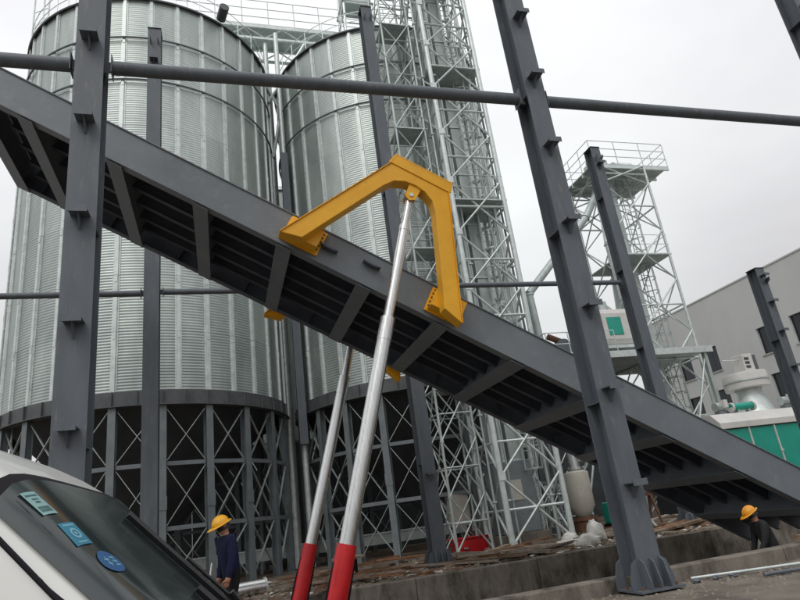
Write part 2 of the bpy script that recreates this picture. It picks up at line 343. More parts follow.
# lifting frames, one on each side
outer = [(14.42, -.1), (13.10, 2.60), (13.06, 2.83), (11.74, 2.83), (11.70, 2.60), (10.36, -.12)]
inner = [(10.80, .0), (11.01, .45), (11.77, 1.98), (11.93, 2.2), (12.16, 2.33), (12.40, 2.37), (12.64, 2.34), (12.87, 2.22), (13.03, 1.98), (13.75, .5), (13.99, .0)]
def lift_frame(mirror):
    P = (lambda p: 27-p) if mirror else (lambda p: p)
    m = PB(); m.prism(outer+inner, (10.93, 11.25), lambda a, b, t: pl(a, b, P(t))-plat.location)
    f_ = m.build('lifting_frame', 'yellow', plat, bevel=.012)
    if mirror: f_['label'] = 'yellow lifting frame on the far side of the platform'
    else: f_['label'] = 'bright yellow inverted V lifting frame bolted to the near beam'
    def y(m_, name, mm='yellow'):
        o = m_.build(name, mm, f_); return o
    # cap band, edge rims, foot boxes, bolted plates
    m = PB(); m.prism([(13.16, 2.60), (13.10, 2.86), (11.69, 2.86), (11.63, 2.60)], (10.905, 10.929), lambda a, b, t: pl(a, b, P(t))-plat.location); y(m, 'cap_plate')
    rim = [outer[0], outer[1], outer[2], outer[3], outer[4], outer[5]]
    for a, b in zip(rim[:-1], rim[1:]):
        A = pl(*a, P(11.09))-plat.location; B = pl(*b, P(11.09))-plat.location
        n_ = (B-A).cross(Vector((0, 1, 0))).normalized(); 
        if n_.dot(pl(12.4, 1, P(11.09))-plat.location-A) > 0: n_ = -n_
        y(MB().bar(A+n_*.009, B+n_*.009, .38, .016, up=n_), 'edge_plate')
    for (u0, u1, bu) in ((13.6, 14.48, [13.68, 13.84, 14.0, 14.16, 14.36]), (10.26, 11.12, [10.38, 10.54, 10.7, 10.86, 11.02])):
        a, b = sorted((P(11.255), P(11.55))); y(PB().pbox(u0+.08, u1-.08, .12, .52, a, b), 'foot_box')
        a, b = sorted((P(11.555), P(11.595))); y(PB().pbox(u0+.02, u1-.02, .08, .66, a, b), 'foot_plate')
        for q in bu:
            c0 = pl(q, .6, P(11.554))-plat.location; c1 = pl(q, .6, P(11.52))-plat.location
            y(MB().tube(c0, c1, .026, 6), 'bolt', 'rust')
        side = u0+.08 if u0 > 12 else u1-.08
        sg = -1 if u0 > 12 else 1
        for q in (.16, .26, .36, .46):
            c0 = pl(side+sg*.001, q, P(11.45))-plat.location; c1 = pl(side+sg*.03, q, P(11.45))-plat.location
            y(MB().tube(c0, c1, .024, 6), 'bolt', 'rust')
    for q in (10.99, 11.225):   # clevis cheeks
        c = P(q); m = PB(); m.prism([(12.25, 2.5), (12.55, 2.5), (12.52, 2.05), (12.4, 1.98), (12.28, 2.05)], (c-.02, c+.02), lambda a, b, t: pl(a, b, t)-plat.location); y(m, 'clevis_cheek')
    c0 = pl(12.4, 2.12, P(10.95))-plat.location; c1 = pl(12.4, 2.12, P(11.27))-plat.location
    y(MB().tube(c0, c1, .045, 14), 'pin', 'chrome')
lift_frame(False); lift_frame(True)
# ------------------------------------------------------------------ hydraulic cylinders
def cylinder(p, label):
    top = pl(12.4, 2.12, p); d = Vector((4.19-2.09, 0, 8.14-1.18)).normalized()
    Lz = lambda z: top - d*((top.z-z)/d.z)
    t = thing('hydraulic_cylinder', Lz(PZ), label, 'hydraulic cylinder', 'telescopic hydraulic cylinders lifting the platform'); o = t.location
    T = lambda z: Lz(z)-o
    m = MB().tube(T(PZ+.22), T(1.14), .175, 28).tube(T(1.141), T(1.20), .168, 28); m.build('barrel', 'red', t, True)
    MB().tube(T(1.2005), T(4.8), .142, 28).build('lower_stage', 'chrome', t, True)
    MB().tube(T(4.801), T(5.26), .148, 28).build('stage_collar', 'chrome', t, True)
    MB().tube(T(5.2605), T(7.2), .105, 24).build('upper_stage', 'chrome', t, True)
    MB().tube(T(7.2005), T(7.32), .112, 24).build('stage_collar', 'chrome', t, True)
    MB().tube(T(7.3205), T(top.z-.1), .082, 24).build('rod', 'chrome', t, True)
    MB().tube((top-o)-Vector((0, .09, 0)), (top-o)+Vector((0, .09, 0)), .115, 20).build('eye', 'platform', t, True)
    MB().tube((T(PZ+.2))-Vector((0, .22, 0)), T(PZ+.2)+Vector((0, .22, 0)), .09, 16).build('trunnion', 'steel', t, True)
    m = MB().box(-.35, .35, -.35, .35, 0, .03)
    for q in (-.24, .24): m.box(-.16, .16, q-.02, q+.02, .03, .34)
    m.build('bracket', 'steel', t)
    for sg in (-1, 1): MB().path([T(-.5)+Vector((.19*sg, -.02, 0)), T(.4)+Vector((.2*sg, -.02, 0)), T(.95)+Vector((.18*sg, -.02, 0))], .018, 6).build('hose', 'rubber', t)
cylinder(11.107, 'near silver hydraulic cylinder with red barrel, in front of the platform')
cylinder(27-11.107, 'far silver hydraulic cylinder with red barrel, passing behind the platform')

# ------------------------------------------------------------------ silos
SR, SZ0, SZ1 = 5.7, 6.87, 24.75
NST, NCOL, NT = 33, 22, 8
TH = (SZ1-SZ0)/NT; DA = 2*math.pi/NST
def corr_panel(a0, a1, h, na, seg_per=4, pitch=.112, amp=.0075):
    m = MB(); nw = int(round(h/pitch)); nz_ = nw*seg_per
    for j in range(nz_+1):
        z = h*j/nz_; r = SR + amp*math.sin(2*math.pi*j/seg_per)
        for i in range(na+1):
            t = a0+(a1-a0)*i/na; m.v.append((r*math.cos(t), r*math.sin(t), z))
    for j in range(nz_):
        for i in range(na): a = j*(na+1)+i; m.f.append((a, a+1, a+na+2, a+na+1))
    return m
panel_me = corr_panel(.002, DA-.002, TH-.004, 3).mesh('wall_panel', 'sheet', True)
sm = MB()
def hatbar(m, z0, z1, w_=.075, d=.085):
    pr = [(SR-.005, -w_-.045), (SR+.022, -w_-.045), (SR+.022, -w_), (SR+d, -w_+.015), (SR+d, w_-.015), (SR+.022, w_), (SR+.022, w_+.045), (SR-.005, w_+.045)]
    m.prism(pr, (z0, z1), lambda a, b, t: (a, b, t))
for k_ in range(NT): hatbar(sm, SZ0-.02+k_*TH, SZ0-.02+(k_+1)*TH-.012); sm.box(SR+.0855, SR+.1, -.05, .05, SZ0+(k_+1)*TH-.3, SZ0+(k_+1)*TH-.06) if k_ < NT-1 else None
stiff_me = sm.mesh('stiffener', 'galvb')
lm = MB(); LR = SR-.05; LW = .15
lm.box(LR-.01-.12, LR-.01-.108, -.0, .012, .05, 6.3)
lm = MB()
lm.box(LR-.12, LR+.12, -.006, .006, .06, 6.3); lm.box(LR+.121, LR+.135, -.13, .13, .06, 6.3); lm.box(LR-.135, LR-.121, -.13, .13, .06, 6.3)
lm.box(LR-.25, LR+.25, -.25, .25, .02, .058); lm.box(LR+.1355, LR+.15, -.15, .15, 2.75, 3.2)
leg_me = lm.mesh('leg', 'legst')
DC = 2*math.pi/NCOL
def P3(a, z, r=LR): return Vector((r*math.cos(a), r*math.sin(a), z))
LV = [.25, 2.15, 4.28, 6.28]
def chord(z): return MB().bar(P3(.026, z), P3(DC-.026, z), .1, .14).mesh('girt', 'legst')
girt_me = {z: chord(z) for z in LV[1:3]}
brace_me = []
for z0, z1 in zip(LV[:-1], LV[1:]):
    brace_me.append(MB().bar(P3(.026, z0+.1, LR+.02), P3(DC-.026, z1-.1, LR+.02), .02, .075, up=P3(DC/2, 0, 1)).mesh('brace', 'galv'))
    brace_me.append(MB().bar(P3(.026, z1-.1, LR-.02), P3(DC-.026, z0+.1, LR-.02), .02, .075, up=P3(DC/2, 0, 1)).mesh('brace', 'galv'))
ringb = MB().lathe([(SR+.1, 6.31), (SR+.1, 6.86), (SR-.15, 6.86), (SR-.15, 6.31), (SR+.1, 6.31)], 132).mesh('ring_beam', 'ringst')
ringlip = MB().lathe([(SR+.101, 6.31), (SR+.2, 6.31), (SR+.2, 6.335), (SR+.101, 6.335)], 132).mesh('ring_flange', 'ringst')
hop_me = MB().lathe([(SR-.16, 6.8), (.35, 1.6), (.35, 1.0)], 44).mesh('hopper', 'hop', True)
roof_me = MB().lathe([(SR+.12, SZ1+.02), (SR+.12, SZ1+.06), (.8, SZ1+3.0), (.8, SZ1+3.4), (0, SZ1+3.5)], 66).mesh('roof', 'galv')
def wring(z, r=.045):
    m = MB(); n = 132; c = SR+.13
    for i in range(n):
        a = 2*math.pi*i/n; b = 2*math.pi*(i+1)/n; m.tube((c*math.cos(a), c*math.sin(a), z), (c*math.cos(b), c*math.sin(b), z), r, 6)
    return m.mesh('wind_ring', 'legst')
rings = [wring(z) for z in (SZ1-.03, SZ1-TH-.02, SZ1-2*TH-.02)]
def silo(c, a_cam, a_st, label):
    t = thing('grain_silo', (c[0], c[1], 0), label, 'silo', 'corrugated grain silos')
    for k in range(NST):
        a = a_st+k*DA; rel = (a+DA/2-a_cam+math.pi) % (2*math.pi)-math.pi
        link('stiffener', stiff_me, t, (0, 0, 0), a)
        if abs(rel) < R(108):
            for j in range(NT): link('wall_panel', panel_me, t, (0, 0, SZ0+j*TH), a)
    b0 = a_cam+R(100); b1 = a_cam+R(260)
    MB().lathe([(SR-.02, SZ0), (SR-.02, SZ1)], 60, a0=b0, a1=b1).build('rear_wall', 'sheet', t, True)
    MB().lathe([(SR-.06, SZ0-.2), (SR-.06, SZ1-.01)], 66).build('inner_liner', 'hop', t, True)
    for me in rings: link('wind_ring', me, t)
    link('ring_beam', ringb, t); link('ring_flange', ringlip, t); link('hopper', hop_me, t); link('roof', roof_me, t)
    for k in range(NCOL):
        a = a_st+k*DC; link('leg', leg_me, t, (0, 0, 0), a)
        for z in girt_me: link('girt', girt_me[z], t, (0, 0, 0), a)
        for me in brace_me: link('brace', me, t, (0, 0, 0), a)
        # ring beam stiffener plates
        link('ring_stiffener', ringst_me, t, (0, 0, 0), a); link('ring_stiffener', ringst_me, t, (0, 0, 0), a+DC/2)
    MB().lathe([(SR+.35, 0), (SR+.35, .05), (SR-.5, .05), (SR-.5, 0)], 88).build('footing', 'concrete', t)
    # eave handrail
    m = MB(); n = 66; rr = SR+.06
    for i in range(n):
        a = 2*math.pi*i/n; b = 2*math.pi*(i+1)/n
        for z in (.55, 1.1): m.tube((rr*math.cos(a), rr*math.sin(a), SZ1+z), (rr*math.cos(b), rr*math.sin(b), SZ1+z), .02, 5)
        if i % 2 == 0: m.tube((rr*math.cos(a), rr*math.sin(a), SZ1+.03), (rr*math.cos(a), rr*math.sin(a), SZ1+1.1), .022, 5)
    m.build('eave_handrail', 'galvb', t)
    return t
ringst_me = MB().box(SR+.101, SR+.18, -.008, .008, 6.34, 6.85).mesh('ring_stiffener', 'ringst')
S1 = (-2.8, 28.6); S2 = (9.3, 28.6)
silo1 = silo(S1, math.atan2(-S1[1], -S1[0]), R(262.6)-8*DA*3, 'big corrugated metal grain silo on the left behind the white van')
silo2 = silo(S2, math.atan2(-S2[1], -S2[0]), R(254), 'second corrugated grain silo, behind the yellow frame and lattice tower')
t = thing('grain_silo', (5.0, 43.0, 0), 'further grain silo glimpsed in the gap between the two big silos', 'silo', 'corrugated grain silos')
MB().lathe([(SR, 6.0), (SR, 23.7)], 66).build('wall', 'sheet', t, True); MB().lathe([(SR+.15, 23.7), (.8, 26.6), (.8, 27.0), (0, 27.1)], 66).build('roof', 'galvb', t)
for k in range(33): MB().box(SR-.01, SR+.08, -.07, .07, 6.0, 23.65).build('stiffener', 'galvb', t).rotation_euler = (0, 0, k*DA)
m = MB().tube((.55, 23.75, SZ1+.2), (.72, 23.05, SZ1+.3), .22, 20)
tag(m.build('roof_vent', 'ringst', None, True), 'short dark vent duct poking over the rim of the left silo', 'vent')

# ------------------------------------------------------------------ lattice towers
def tower(name, x0, x1, y0, y1, z0, z1, bay, zoff, lr, br, label, inner_ladder=True, landings=(), mm='galvb'):
    cx, cy = (x0+x1)/2, (y0+y1)/2
    t = thing(name, (cx, cy, 0), label, 'tower', 'galvanised lattice towers'); O = Vector((cx, cy, 0))
    cs = [Vector((x0, y0, 0)), Vector((x1, y0, 0)), Vector((x1, y1, 0)), Vector((x0, y1, 0))]
    for c in cs:
        q = c-O; MB().tube((q.x, q.y, z0), (q.x, q.y, z1), lr, 12).build('leg', mm, t, True)
        MB().box(q.x-.25, q.x+.25, q.y-.25, q.y+.25, z0-.001, z0+.03).build('base_plate', mm, t)
    z = zoff
    while z < z1-.3:
        for i in range(4):
            a = cs[i]-O; b = cs[(i+1) % 4]-O; zb = max(z, z0+.1); zt = min(z+bay, z1)
            off = (b-a).cross(Vector((0, 0, 1))).normalized()*.04
            zv = Vector((0, 0, 1))
            MB().tube(a+zv*zb+off, b+zv*zt+off, br, 6).build('brace', 'galv' if lr > .1 else mm, t)
            MB().tube(a+zv*zt-off, b+zv*zb-off, br, 6).build('brace', mm, t)
            zm = (zb+zt)/2; MB().tube(a+zv*zm, b+zv*zm, br*1.1, 6).build('girt', mm, t)
            if i in (0, 3):
                MB().box(a.x-lr*1.25, a.x+lr*1.25, a.y-lr*1.2, a.y-lr*1.08, zb-lr*1.3, zb+lr*1.3).build('node_plate', mm, t)
        z += bay
    if inner_ladder:
        m = MB(); lx = (x1-O.x)-.55; ly = .1
        for q in (-.24, .24): m.tube((lx+q, ly, z0), (lx+q, ly, z1), .03, 5)
        zz = z0+.3
        while zz < z1: m.tube((lx-.24, ly, zz), (lx+.24, ly, zz), .018, 5); zz += .32
        zz = 2.6
        while zz < z1:
            for q in range(6):
                a = math.pi*q/6; b = math.pi*(q+1)/6
                m.bar((lx+.4*math.cos(a), ly-.62*math.sin(a), zz), (lx+.4*math.cos(b), ly-.62*math.sin(b), zz), .012, .06)
            zz += .8
        for q in (1, 3, 5):
            a = math.pi*q/6; m.bar((lx+.4*math.cos(a), ly-.62*math.sin(a), 2.6), (lx+.4*math.cos(a), ly-.62*math.sin(a), z1), .05, .012)
        m.build('caged_ladder', 'galv', t)
    for z in landings:
        MB().box(x0-O.x+.02, x1-O.x+.12, y0-O.y-.05, y1-O.y-.1, z-.06, z).build('landing', 'galv', t)
        m = MB()
        for zz in (.55, 1.1): m.path([(x1-O.x+.1, y1-O.y-.1, z+zz), (x1-O.x+.1, y0-O.y-.04, z+zz), (x0-O.x, y0-O.y-.04, z+zz)], .02, 5)
        m.build('landing_rail', 'galvb', t)
    return t
tower('lattice_tower', 9.22, 11.5, 20.1, 22.1, .1, 29, 2.34, 21.14-2.34*9, .105, .045, 'tall galvanised lattice tower right of the yellow frame, before the second silo', True, (13.3, 20.0, 26.0))
tower('stair_tower', 7.55, 8.85, 20.9, 22.2, .1, 29, 1.9, .1, .05, .03, 'thin lattice stair frame beside the tall tower, against the second silo', False, (5.8, 11.5, 17.2, 22.9), 'galv')
# conduits and pipes clipped to the tower
for k, (x, y, r, mm) in enumerate(((9.45, 20.35, .05, 'legst'), (9.75, 20.6, .035, 'galv'), (11.2, 20.5, .06, 'galv'), (11.72, 20.9, .05, 'legst'), (9.0, 20.5, .04, 'galv'))):
    t = thing('vertical_conduit', (x, y, .1), ('dark conduit at the near left leg of the tall lattice tower', 'thin pale conduit just inside the near left leg of the tall tower', 'pale pipe inside the right side of the tall lattice tower', 'dark pipe outside the right legs of the tall lattice tower', 'thin pipe left of the near left leg of the tall tower')[k], 'conduit', 'conduits on the tall tower')
    MB().tube((0, 0, 0), (0, 0, 28), r, 8).build('pipe', mm, t, True)
    for q in range(9): MB().box(-r-.03, r+.03, -r-.03, r+.03, 1.5+3*q, 1.56+3*q).build('clip', 'galvb', t)
# bucket elevator inside the tower
t = thing('bucket_elevator', (10.35, 21.5, 0), 'grey bucket elevator casing rising inside the lattice tower by the second silo', 'elevator')
for q in (-.55, .15):
    z = 3.0
    while z < 30:
        MB().box(q-.24, q+.24, -.2, .2, z+.004, z+2.42).build('casing', 'galv', t)
        MB().box(q-.28, q+.28, -.24, .24, z-.03, z+.03).build('casing_flange', 'galvb', t); z += 2.44
MB().box(-.95, .55, -.45, .45, .5, 2.95).build('boot', 'legst', t, bevel=.02)
MB().box(-.45, .05, -.47, -.451, 1.6, 2.3).build('inspection_door', 'beige', t)
MB().box(-1.2, .8, -.6, .6, -.05, .49).build('plinth', 'concrete', t, bevel=.02)
MB().tube((.62, .2, .5), (.62, .2, 29), .09, 10).build('downpipe', 'galvb', t, True)

# right-hand tower with railed platform
tower('lattice_tower', 20.55, 23.55, 25.0, 28.0, .05, 18.6, 2.9, .05, .075, .042, 'galvanised lattice tower with railed top platform, before the grey building', True, (13.1,))
tw = thing('service_platform', (22.75, 26.65, 18.65), 'railed service platform on top of the right lattice tower', 'platform')
m = MB()
MB().box(-2.5, 2.55, -1.65, 1.65, -.05, 0).build('floor', 'galv', tw)
for q in (-1.6, -.5, .6, 1.6): m.box(-2.5, 2.55, q-.05, q+.05, -.25, -.051)
m.build('floor_beam', 'galvb', tw)
cor = [(-2.48, 1.63), (-2.48, -1.63), (2.53, -1.63), (2.53, 1.63), (-2.48, 1.63)]
for zz in (.5, 1.0, 1.5): MB().path([(a, b, zz) for a, b in cor], .022, 6).build('rail', 'galvb', tw)
for (a, b), (c, d) in zip(cor[:-1], cor[1:]):
    n = 3 if abs(a-c) > abs(b-d) else 3
    for k in range(n): MB().tube((a+(c-a)*k/n, b+(d-b)*k/n, 0), (a+(c-a)*k/n, b+(d-b)*k/n, 1.5), .025, 6).build('rail_post', 'galvb', tw)
t = thing('elevator_head', (21.4, 26.3, 18.66), 'white elevator head and motor drum standing on the railed tower platform', 'machine')
MB().box(-.55, .55, -.4, .4, 0, .75).build('housing', 'white', t, bevel=.06)
MB().tube((.9, -.3, .4), (2.1, -.3, .4), .33, 20).build('drum', 'galvb', t, True)
MB().box(.85, 2.15, -.6, 0, .001, .06).build('skid', 'galv', t)
t = thing('bucket_elevator', (21.75, 26.4, 0), 'pale elevator casing rising inside the tower with the railed platform', 'elevator')
for q in (-.5, .25):
    z = .3
    while z < 17.6:
        MB().box(q-.22, q+.22, -.2, .2, z+.003, z+2.4).build('casing', 'galv', t); MB().box(q-.26, q+.26, -.24, .24, z-.025, z+.025).build('casing_flange', 'galvb', t); z += 2.43
MB().lathe([(.75, 9.5), (.3, 14.5)], 16, c=(.0, .75, 0)).build('hopper_cone', 'galv', t, True)
def spout(pts, r, label, name='spout_pipe', mm='galv'):
    o = Vector(pts[-1]); t = thing(name, o, label, 'pipe')
    for a, b in zip(pts[:-1], pts[1:]):
        MB().tube(Vector(a)-o, Vector(b)-o, r, 16).build('pipe', mm, t, True)
        d = (Vector(b)-Vector(a)).normalized(); c = Vector(a)-o; MB().tube(c+d*.05, c+d*.1, r+.05, 16).build('flange', 'galvb', t)
spout([(20.9, 26.2, 17.4), (19.7, 26, 15.8), (15.2, 26, 11.35), (15.3, 26, 7.52)], .2, 'slanting grain spout running down left from the railed tower')
spout([(20.6, 25.7, 16.2), (20.0, 25.2, 13.8), (20.0, 25.1, 10.6)], .17, 'steep grain spout beside the tower above the white cleaner', mm='galvb')
# machine platform with the white cleaner
t = thing('machine_platform', (18.6, 26, 0), 'raised machine platform with blue grey floor at the foot of the railed tower', 'platform')
MB().box(-4.3, 4.6, -2.2, 2.4, 7.35, 7.5).build('floor', 'galv', t)
MB().box(-4.35, 4.65, -2.26, -2.201, 7.25, 7.56).build('floor_edge', 'galvb', t)
for a in (-4.1, -1.5, 1.2, 4.3):
    for b in (-2.0, 2.1): MB().box(a-.09, a+.09, b-.09, b+.09, .02, 7.349).build('leg', 'galv', t)
for k, a in enumerate((-4.1, -1.5, 1.2)):
    b = (-1.5, 1.2, 4.3)[k]
    MB().tube((a, -2.0, .3), (b, -2.0, 7.1), .05, 6).build('brace', 'galvb', t); MB().tube((b, -2.0, .3), (a, -2.0, 7.1), .05, 6).build('brace', 'galvb', t)
for zz in (.55, 1.1): MB().path([(-4.25, 2.3, 7.5+zz), (-4.25, -2.1, 7.5+zz), (-.6, -2.1, 7.5+zz)], .024, 6).build('rail', 'galvb', t)
for a in (-4.25, -3.1, -1.9, -.6): MB().tube((a, -2.1, 7.5), (a, -2.1, 8.6), .025, 6).build('rail_post', 'galvb', t)
t = thing('grain_cleaner', (18.75, 25.4, 7.5), 'white grain cleaner with a green door on the machine platform', 'machine')
MB().box(-1.35, 1.35, -1.2, 1.2, .45, 2.35).build('housing', 'white', t, bevel=.3)
MB().box(-.75, .05, -1.225, -1.2005, .95, 1.85).build('door', 'green', t, bevel=.01)
MB().box(-1.28, -1.05, -1.22, -1.2005, 1.0, 1.85).build('side_door', 'green', t, bevel=.01)
MB().box(-1.38, 1.38, -1.25, 1.25, .3, .44).build('base_frame', 'galvb', t)
for a in (-1.2, 1.2):
    for b in (-1.05, 1.05): MB().box(a-.07, a+.07, b-.07, b+.07, 0, .299).build('foot', 'green', t)
MB().tube((-.2, -.3, 2.351), (-.2, -.3, 2.9), .28, 16).build('inlet', 'galv', t, True)
t = thing('blower', (16.0, 25.2, 7.5), 'small dark blower with green base at the left end of the machine platform', 'machine')
MB().tube((-.05, -.2, .7), (-.05, .25, .7), .42, 20).build('scroll', 'steel', t, True)
MB().tube((-.05, .0, 1.0), (-.75, .0, 1.3), .15, 12).build('duct', 'rust', t, True)
MB().box(-.6, .5, -.35, .35, 0, .27).build('base', 'green', t)

# ------------------------------------------------------------------ catwalk over the silos
t = thing('silo_catwalk', (3, 28.6, 28.4), 'galvanised catwalk with handrails bridging the tops of the two silos', 'catwalk')
MB().box(-10, 12, -.85, .85, .2, .32).build('floor', 'galv', t)
for b in (-.9, .9):
    MB().bar((-10, b, -.65), (12, b, -.65), .12, .14).build('lower_chord', 'galvb', t); MB().bar((-10, b, .2), (12, b, .2), .12, .22).build('upper_chord', 'galvb', t)
    for k in range(11):
        x = -10+2*k; MB().tube((x, b, -.6), (x+1, b, .1), .04, 6).build('lattice_bar', 'galvb', t); MB().tube((x+1, b, .1), (x+2, b, -.6), .04, 6).build('lattice_bar', 'galvb', t)
    for zz in (.9, 1.5, 2.1): MB().tube((-10, b, zz), (12, b, zz), .022, 6).build('rail', 'galvb', t)
    for k in range(16): MB().tube((-10+k*22/15, b, .3), (-10+k*22/15, b, 2.1), .026, 6).build('rail_post', 'galvb', t)
MB().box(-10, 12, -.45, .45, .45, .85).build('belt_housing', 'galv', t)
t = thing('catwalk_support', (3.25, 27.6, 0), 'pale braced posts holding the catwalk in the gap between the silos', 'support')
for a, b in ((-.5, .3), (.55, -.4)):
    MB().tube((a*.5, b, .1), (a*.5, b, 27.7), .13, 12).build('post', 'galvb', t, True)
for (a, b) in (((-.2, 0, 24.6), (-2.4, 0, 27.7)), ((.2, 0, 24.6), (2.6, 0, 27.7)), ((-.3, .1, 23.4), (2.0, .1, 27.7)), ((.3, .1, 23.0), (-1.7, .1, 27.7)), ((-.2, .2, 20), (.3, .2, 22.5))):
    MB().tube(a, b, .09, 8).build('strut', 'galvb', t)
MB().tube((-.1, 1.6, .1), (-.1, 1.6, 26), .22, 14).build('drain_pipe', 'white', t, True)
MB().box(.05, .4, -.9, -.6, 5, 19.6).build('cable_tray', 'steel', t)
# head structure above the second silo
t = thing('conveyor_head', (8.1, 26.5, 28.7), 'galvanised conveyor head frame above the second silo rim', 'machine')
for a in (-.9, .9):
    for b in (-.8, .8): MB().tube((a, b, -1.8), (a*.7, b*.7, 4), .07, 8).build('post', 'galvb', t)
MB().box(-.75, .75, -.55, .55, .6, 2.4).build('housing', 'galv', t, bevel=.03)
for z in (-.5, .5, 2.6): MB().path([(-.9, -.8, z), (.9, -.8, z), (.9, .8, z), (-.9, .8, z), (-.9, -.8, z)], .045, 6).build('girt', 'galvb', t)
t = thing('silo_ladder_frame', (-7.7, 26.9, 0), 'light lattice ladder frame rising along the left edge of the left silo', 'ladder')
for a, b in ((0, 0), (.75, -.45), (.25, .55)):
    MB().tube((a-.5, b-.3, .05), (a-.5, b-.3, 29), .04, 8).build('post', 'galvb', t)
for k in range(28):
    z = .4+k*1.02; MB().tube((-.5, -.3, z), (.25, -.75, z+.5*(k % 2)), .022, 5).build('rung', 'galvb', t)

# ------------------------------------------------------------------ grey building at the right
BX, BP0, BP1, BH = 35.0, 2.0, 43.5, 14.1
t = thing('grey_building', (BX, 30, 0), 'long plain grey rendered building with small dark windows at the right edge', 'building')
wins = []
for zc in (9.6, 6.45, 3.3):
    for pc in (41.7, 38.85, 36.1, 30.95, 28.3, 23.2, 20.5): wins.append((pc, zc, .68, .9))
# wall in panels around openings
ps = sorted({w_[0] for w_ in wins}); zs = sorted({w_[1] for w_ in wins})
def wbox(p0, p1, z0, z1): MB().box(0, .35, p0-30, p1-30, z0, z1).build('wall', 'wall', t)
edges = [BP0]
for p in ps: edges += [p-.68, p+.68]
edges.append(BP1)
for i in range(0, len(edges), 2): wbox(edges[i], edges[i+1], 0, BH)
for p in ps:
    zz = 0
    for z in zs: wbox(p-.68, p+.68, zz, z-.9); zz = z+.9
    wbox(p-.68, p+.68, zz, BH)
MB().box(.351, 14, BP0-30, BP1-30, 0, BH-.5).build('wall_core', 'wall', t)
MB().box(-.05, .4, BP0-30.05, BP1-29.95, BH, BH+.1).build('parapet_cap', 'wall', t)
for pc, zc, hw, hh in wins:
    y = pc-30; f_ = MB()
    for a in (-1, 1): f_.box(.17, .23, min(y+a*hw, y+a*(hw-.06)), max(y+a*hw, y+a*(hw-.06)), zc-hh, zc+hh)
    f_.box(.17, .23, y-hw+.061, y+hw-.061, zc+hh-.06, zc+hh); f_.box(.17, .23, y-hw+.061, y+hw-.061, zc-hh, zc-hh+.06); f_.box(.175, .225, y-.025, y+.025, zc-hh+.061, zc+hh-.061)
    wi = f_.build('window', 'frame', t)
    for a in (-1, 1): MB().box(.19, .2, min(y+a*.026, y+a*(hw-.061)), max(y+a*.026, y+a*(hw-.061)), zc-hh+.061, zc+hh-.061).build('pane', 'winglass', wi)
    MB().box(-.06, .16, y-hw-.08, y+hw+.08, zc-hh-.09, zc-hh-.001).build('sill', 'walltrim', wi)

# ------------------------------------------------------------------ green machine house
GX, GY = 20.75, 22.0
t = thing('green_machine_house', (GX, GY, 0), 'low machine house with green panels and a white top band at the right edge', 'machine house')
MB().box(0, 13, .06, 5.5, 0, 3.35).build('core', 'frame', t)
x = .0
while x < 13:
    MB().box(x+.03, min(x+1.4, 13)-.03, 0, .05, .1, 3.32).build('panel', 'green', t, bevel=.012); MB().box(x-.03, x+.03, -.05, .045, .1, 3.34).build('rib', 'white', t)
    for z in (1.1, 2.2): MB().box(x-.07, x+.07, -.075, -.051, z, z+.08).build('clip', 'white', t)
    x += 1.4
for k in range(6): MB().box(.001, .05, .1+k*.9, .1+k*.9+.86, .1, 3.32).build('end_panel', 'green', t)
MB().prism([(-.1, 3.36), (-.1, 3.62), (.35, 4.05), (5.6, 4.35), (5.6, 3.36)], (-.12, 13.1), lambda a, b, q: (q, a, b)).build('white_top', 'white', t, bevel=.02)
t = thing('silver_cyclone', (24.45, 23.6, 4.06), 'silver drum and cone vessel standing on the machine house roof', 'vessel')
MB().lathe([(.9, 0), (.85, .12), (.58, .95), (.56, 1.16)], 32).build('cone', 'galvb', t, True)
MB().lathe([(.6, 1.161), (.97, 1.165), (1.0, 1.2), (1.0, 1.85), (.97, 1.93), (0, 2.0)], 36).build('drum', 'white', t, True)
MB().lathe([(1.01, 1.5), (1.04, 1.5), (1.04, 1.58), (1.01, 1.58)], 36).build('drum_band', 'galvb', t)
MB().box(-.1, .5, -.35, .35, 2.0, 2.85).build('motor_box', 'white', t, bevel=.03)
for k in range(3): MB().box(-.02, .24, -.37, -.351, 2.15+k*.2, 2.27+k*.2).build('louvre', 'frame', t)
MB().box(.501, .8, -.25, .3, 2.0, 2.8).build('fan_cowl', 'steel', t)
MB().tube((-.1, -.1, 2.6), (-1.1, -.1, 2.62), .03, 6).build('arm', 'galvb', t)
for k, (x, l, lab) in enumerate(((22.1, 1.3, 'left of the silver vessel'), (26.4, 2.6, 'right of the silver vessel'))):
    t = thing('green_pipe', (x, 22.6, 4.32), 'green pipe lying on the machine house roof '+lab, 'pipe')
    MB().tube((0, 0, 0), (l, 0, .02), .16, 14).build('pipe', 'green', t, True)
    for q in (0, l-.08): MB().tube((q, 0, 0), (q+.08, 0, .0), .22, 14).build('flange', 'white', t, True)
    for q in (.3, l-.4): MB().box(q, q+.1, -.1, .1, -.7, -.12).build('saddle', 'galv', t)
for k, (x, y) in enumerate(((21.6, 22.7), (25.3, 22.6))):
    t = thing('valve_motor', (x, y, 3.98), ('grey valve motor on the left end of the machine house roof', 'grey valve motor at the foot of the silver vessel')[k], 'motor')
    MB().tube((-.25, 0, .42), (.3, 0, .42), .2, 14).build('body', 'galv', t, True); MB().box(-.2, .2, -.15, .15, 0, .25).build('foot', 'legst', t); MB().box(.05, .25, -.3, -.1, .35, .7).build('terminal_box', 'white', t)

# dark backdrop added behind the silos, stands in for shade between the legs
t = thing('dark_backdrop', (8, 36, 0), 'long dark backdrop added behind the silo legs in place of shade', 'wall')
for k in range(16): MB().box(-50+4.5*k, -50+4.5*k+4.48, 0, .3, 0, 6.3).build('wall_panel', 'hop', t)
MB().box(-50, 22, -.05, .35, 6.301, 6.45).build('backdrop_cap', 'ringst', t)

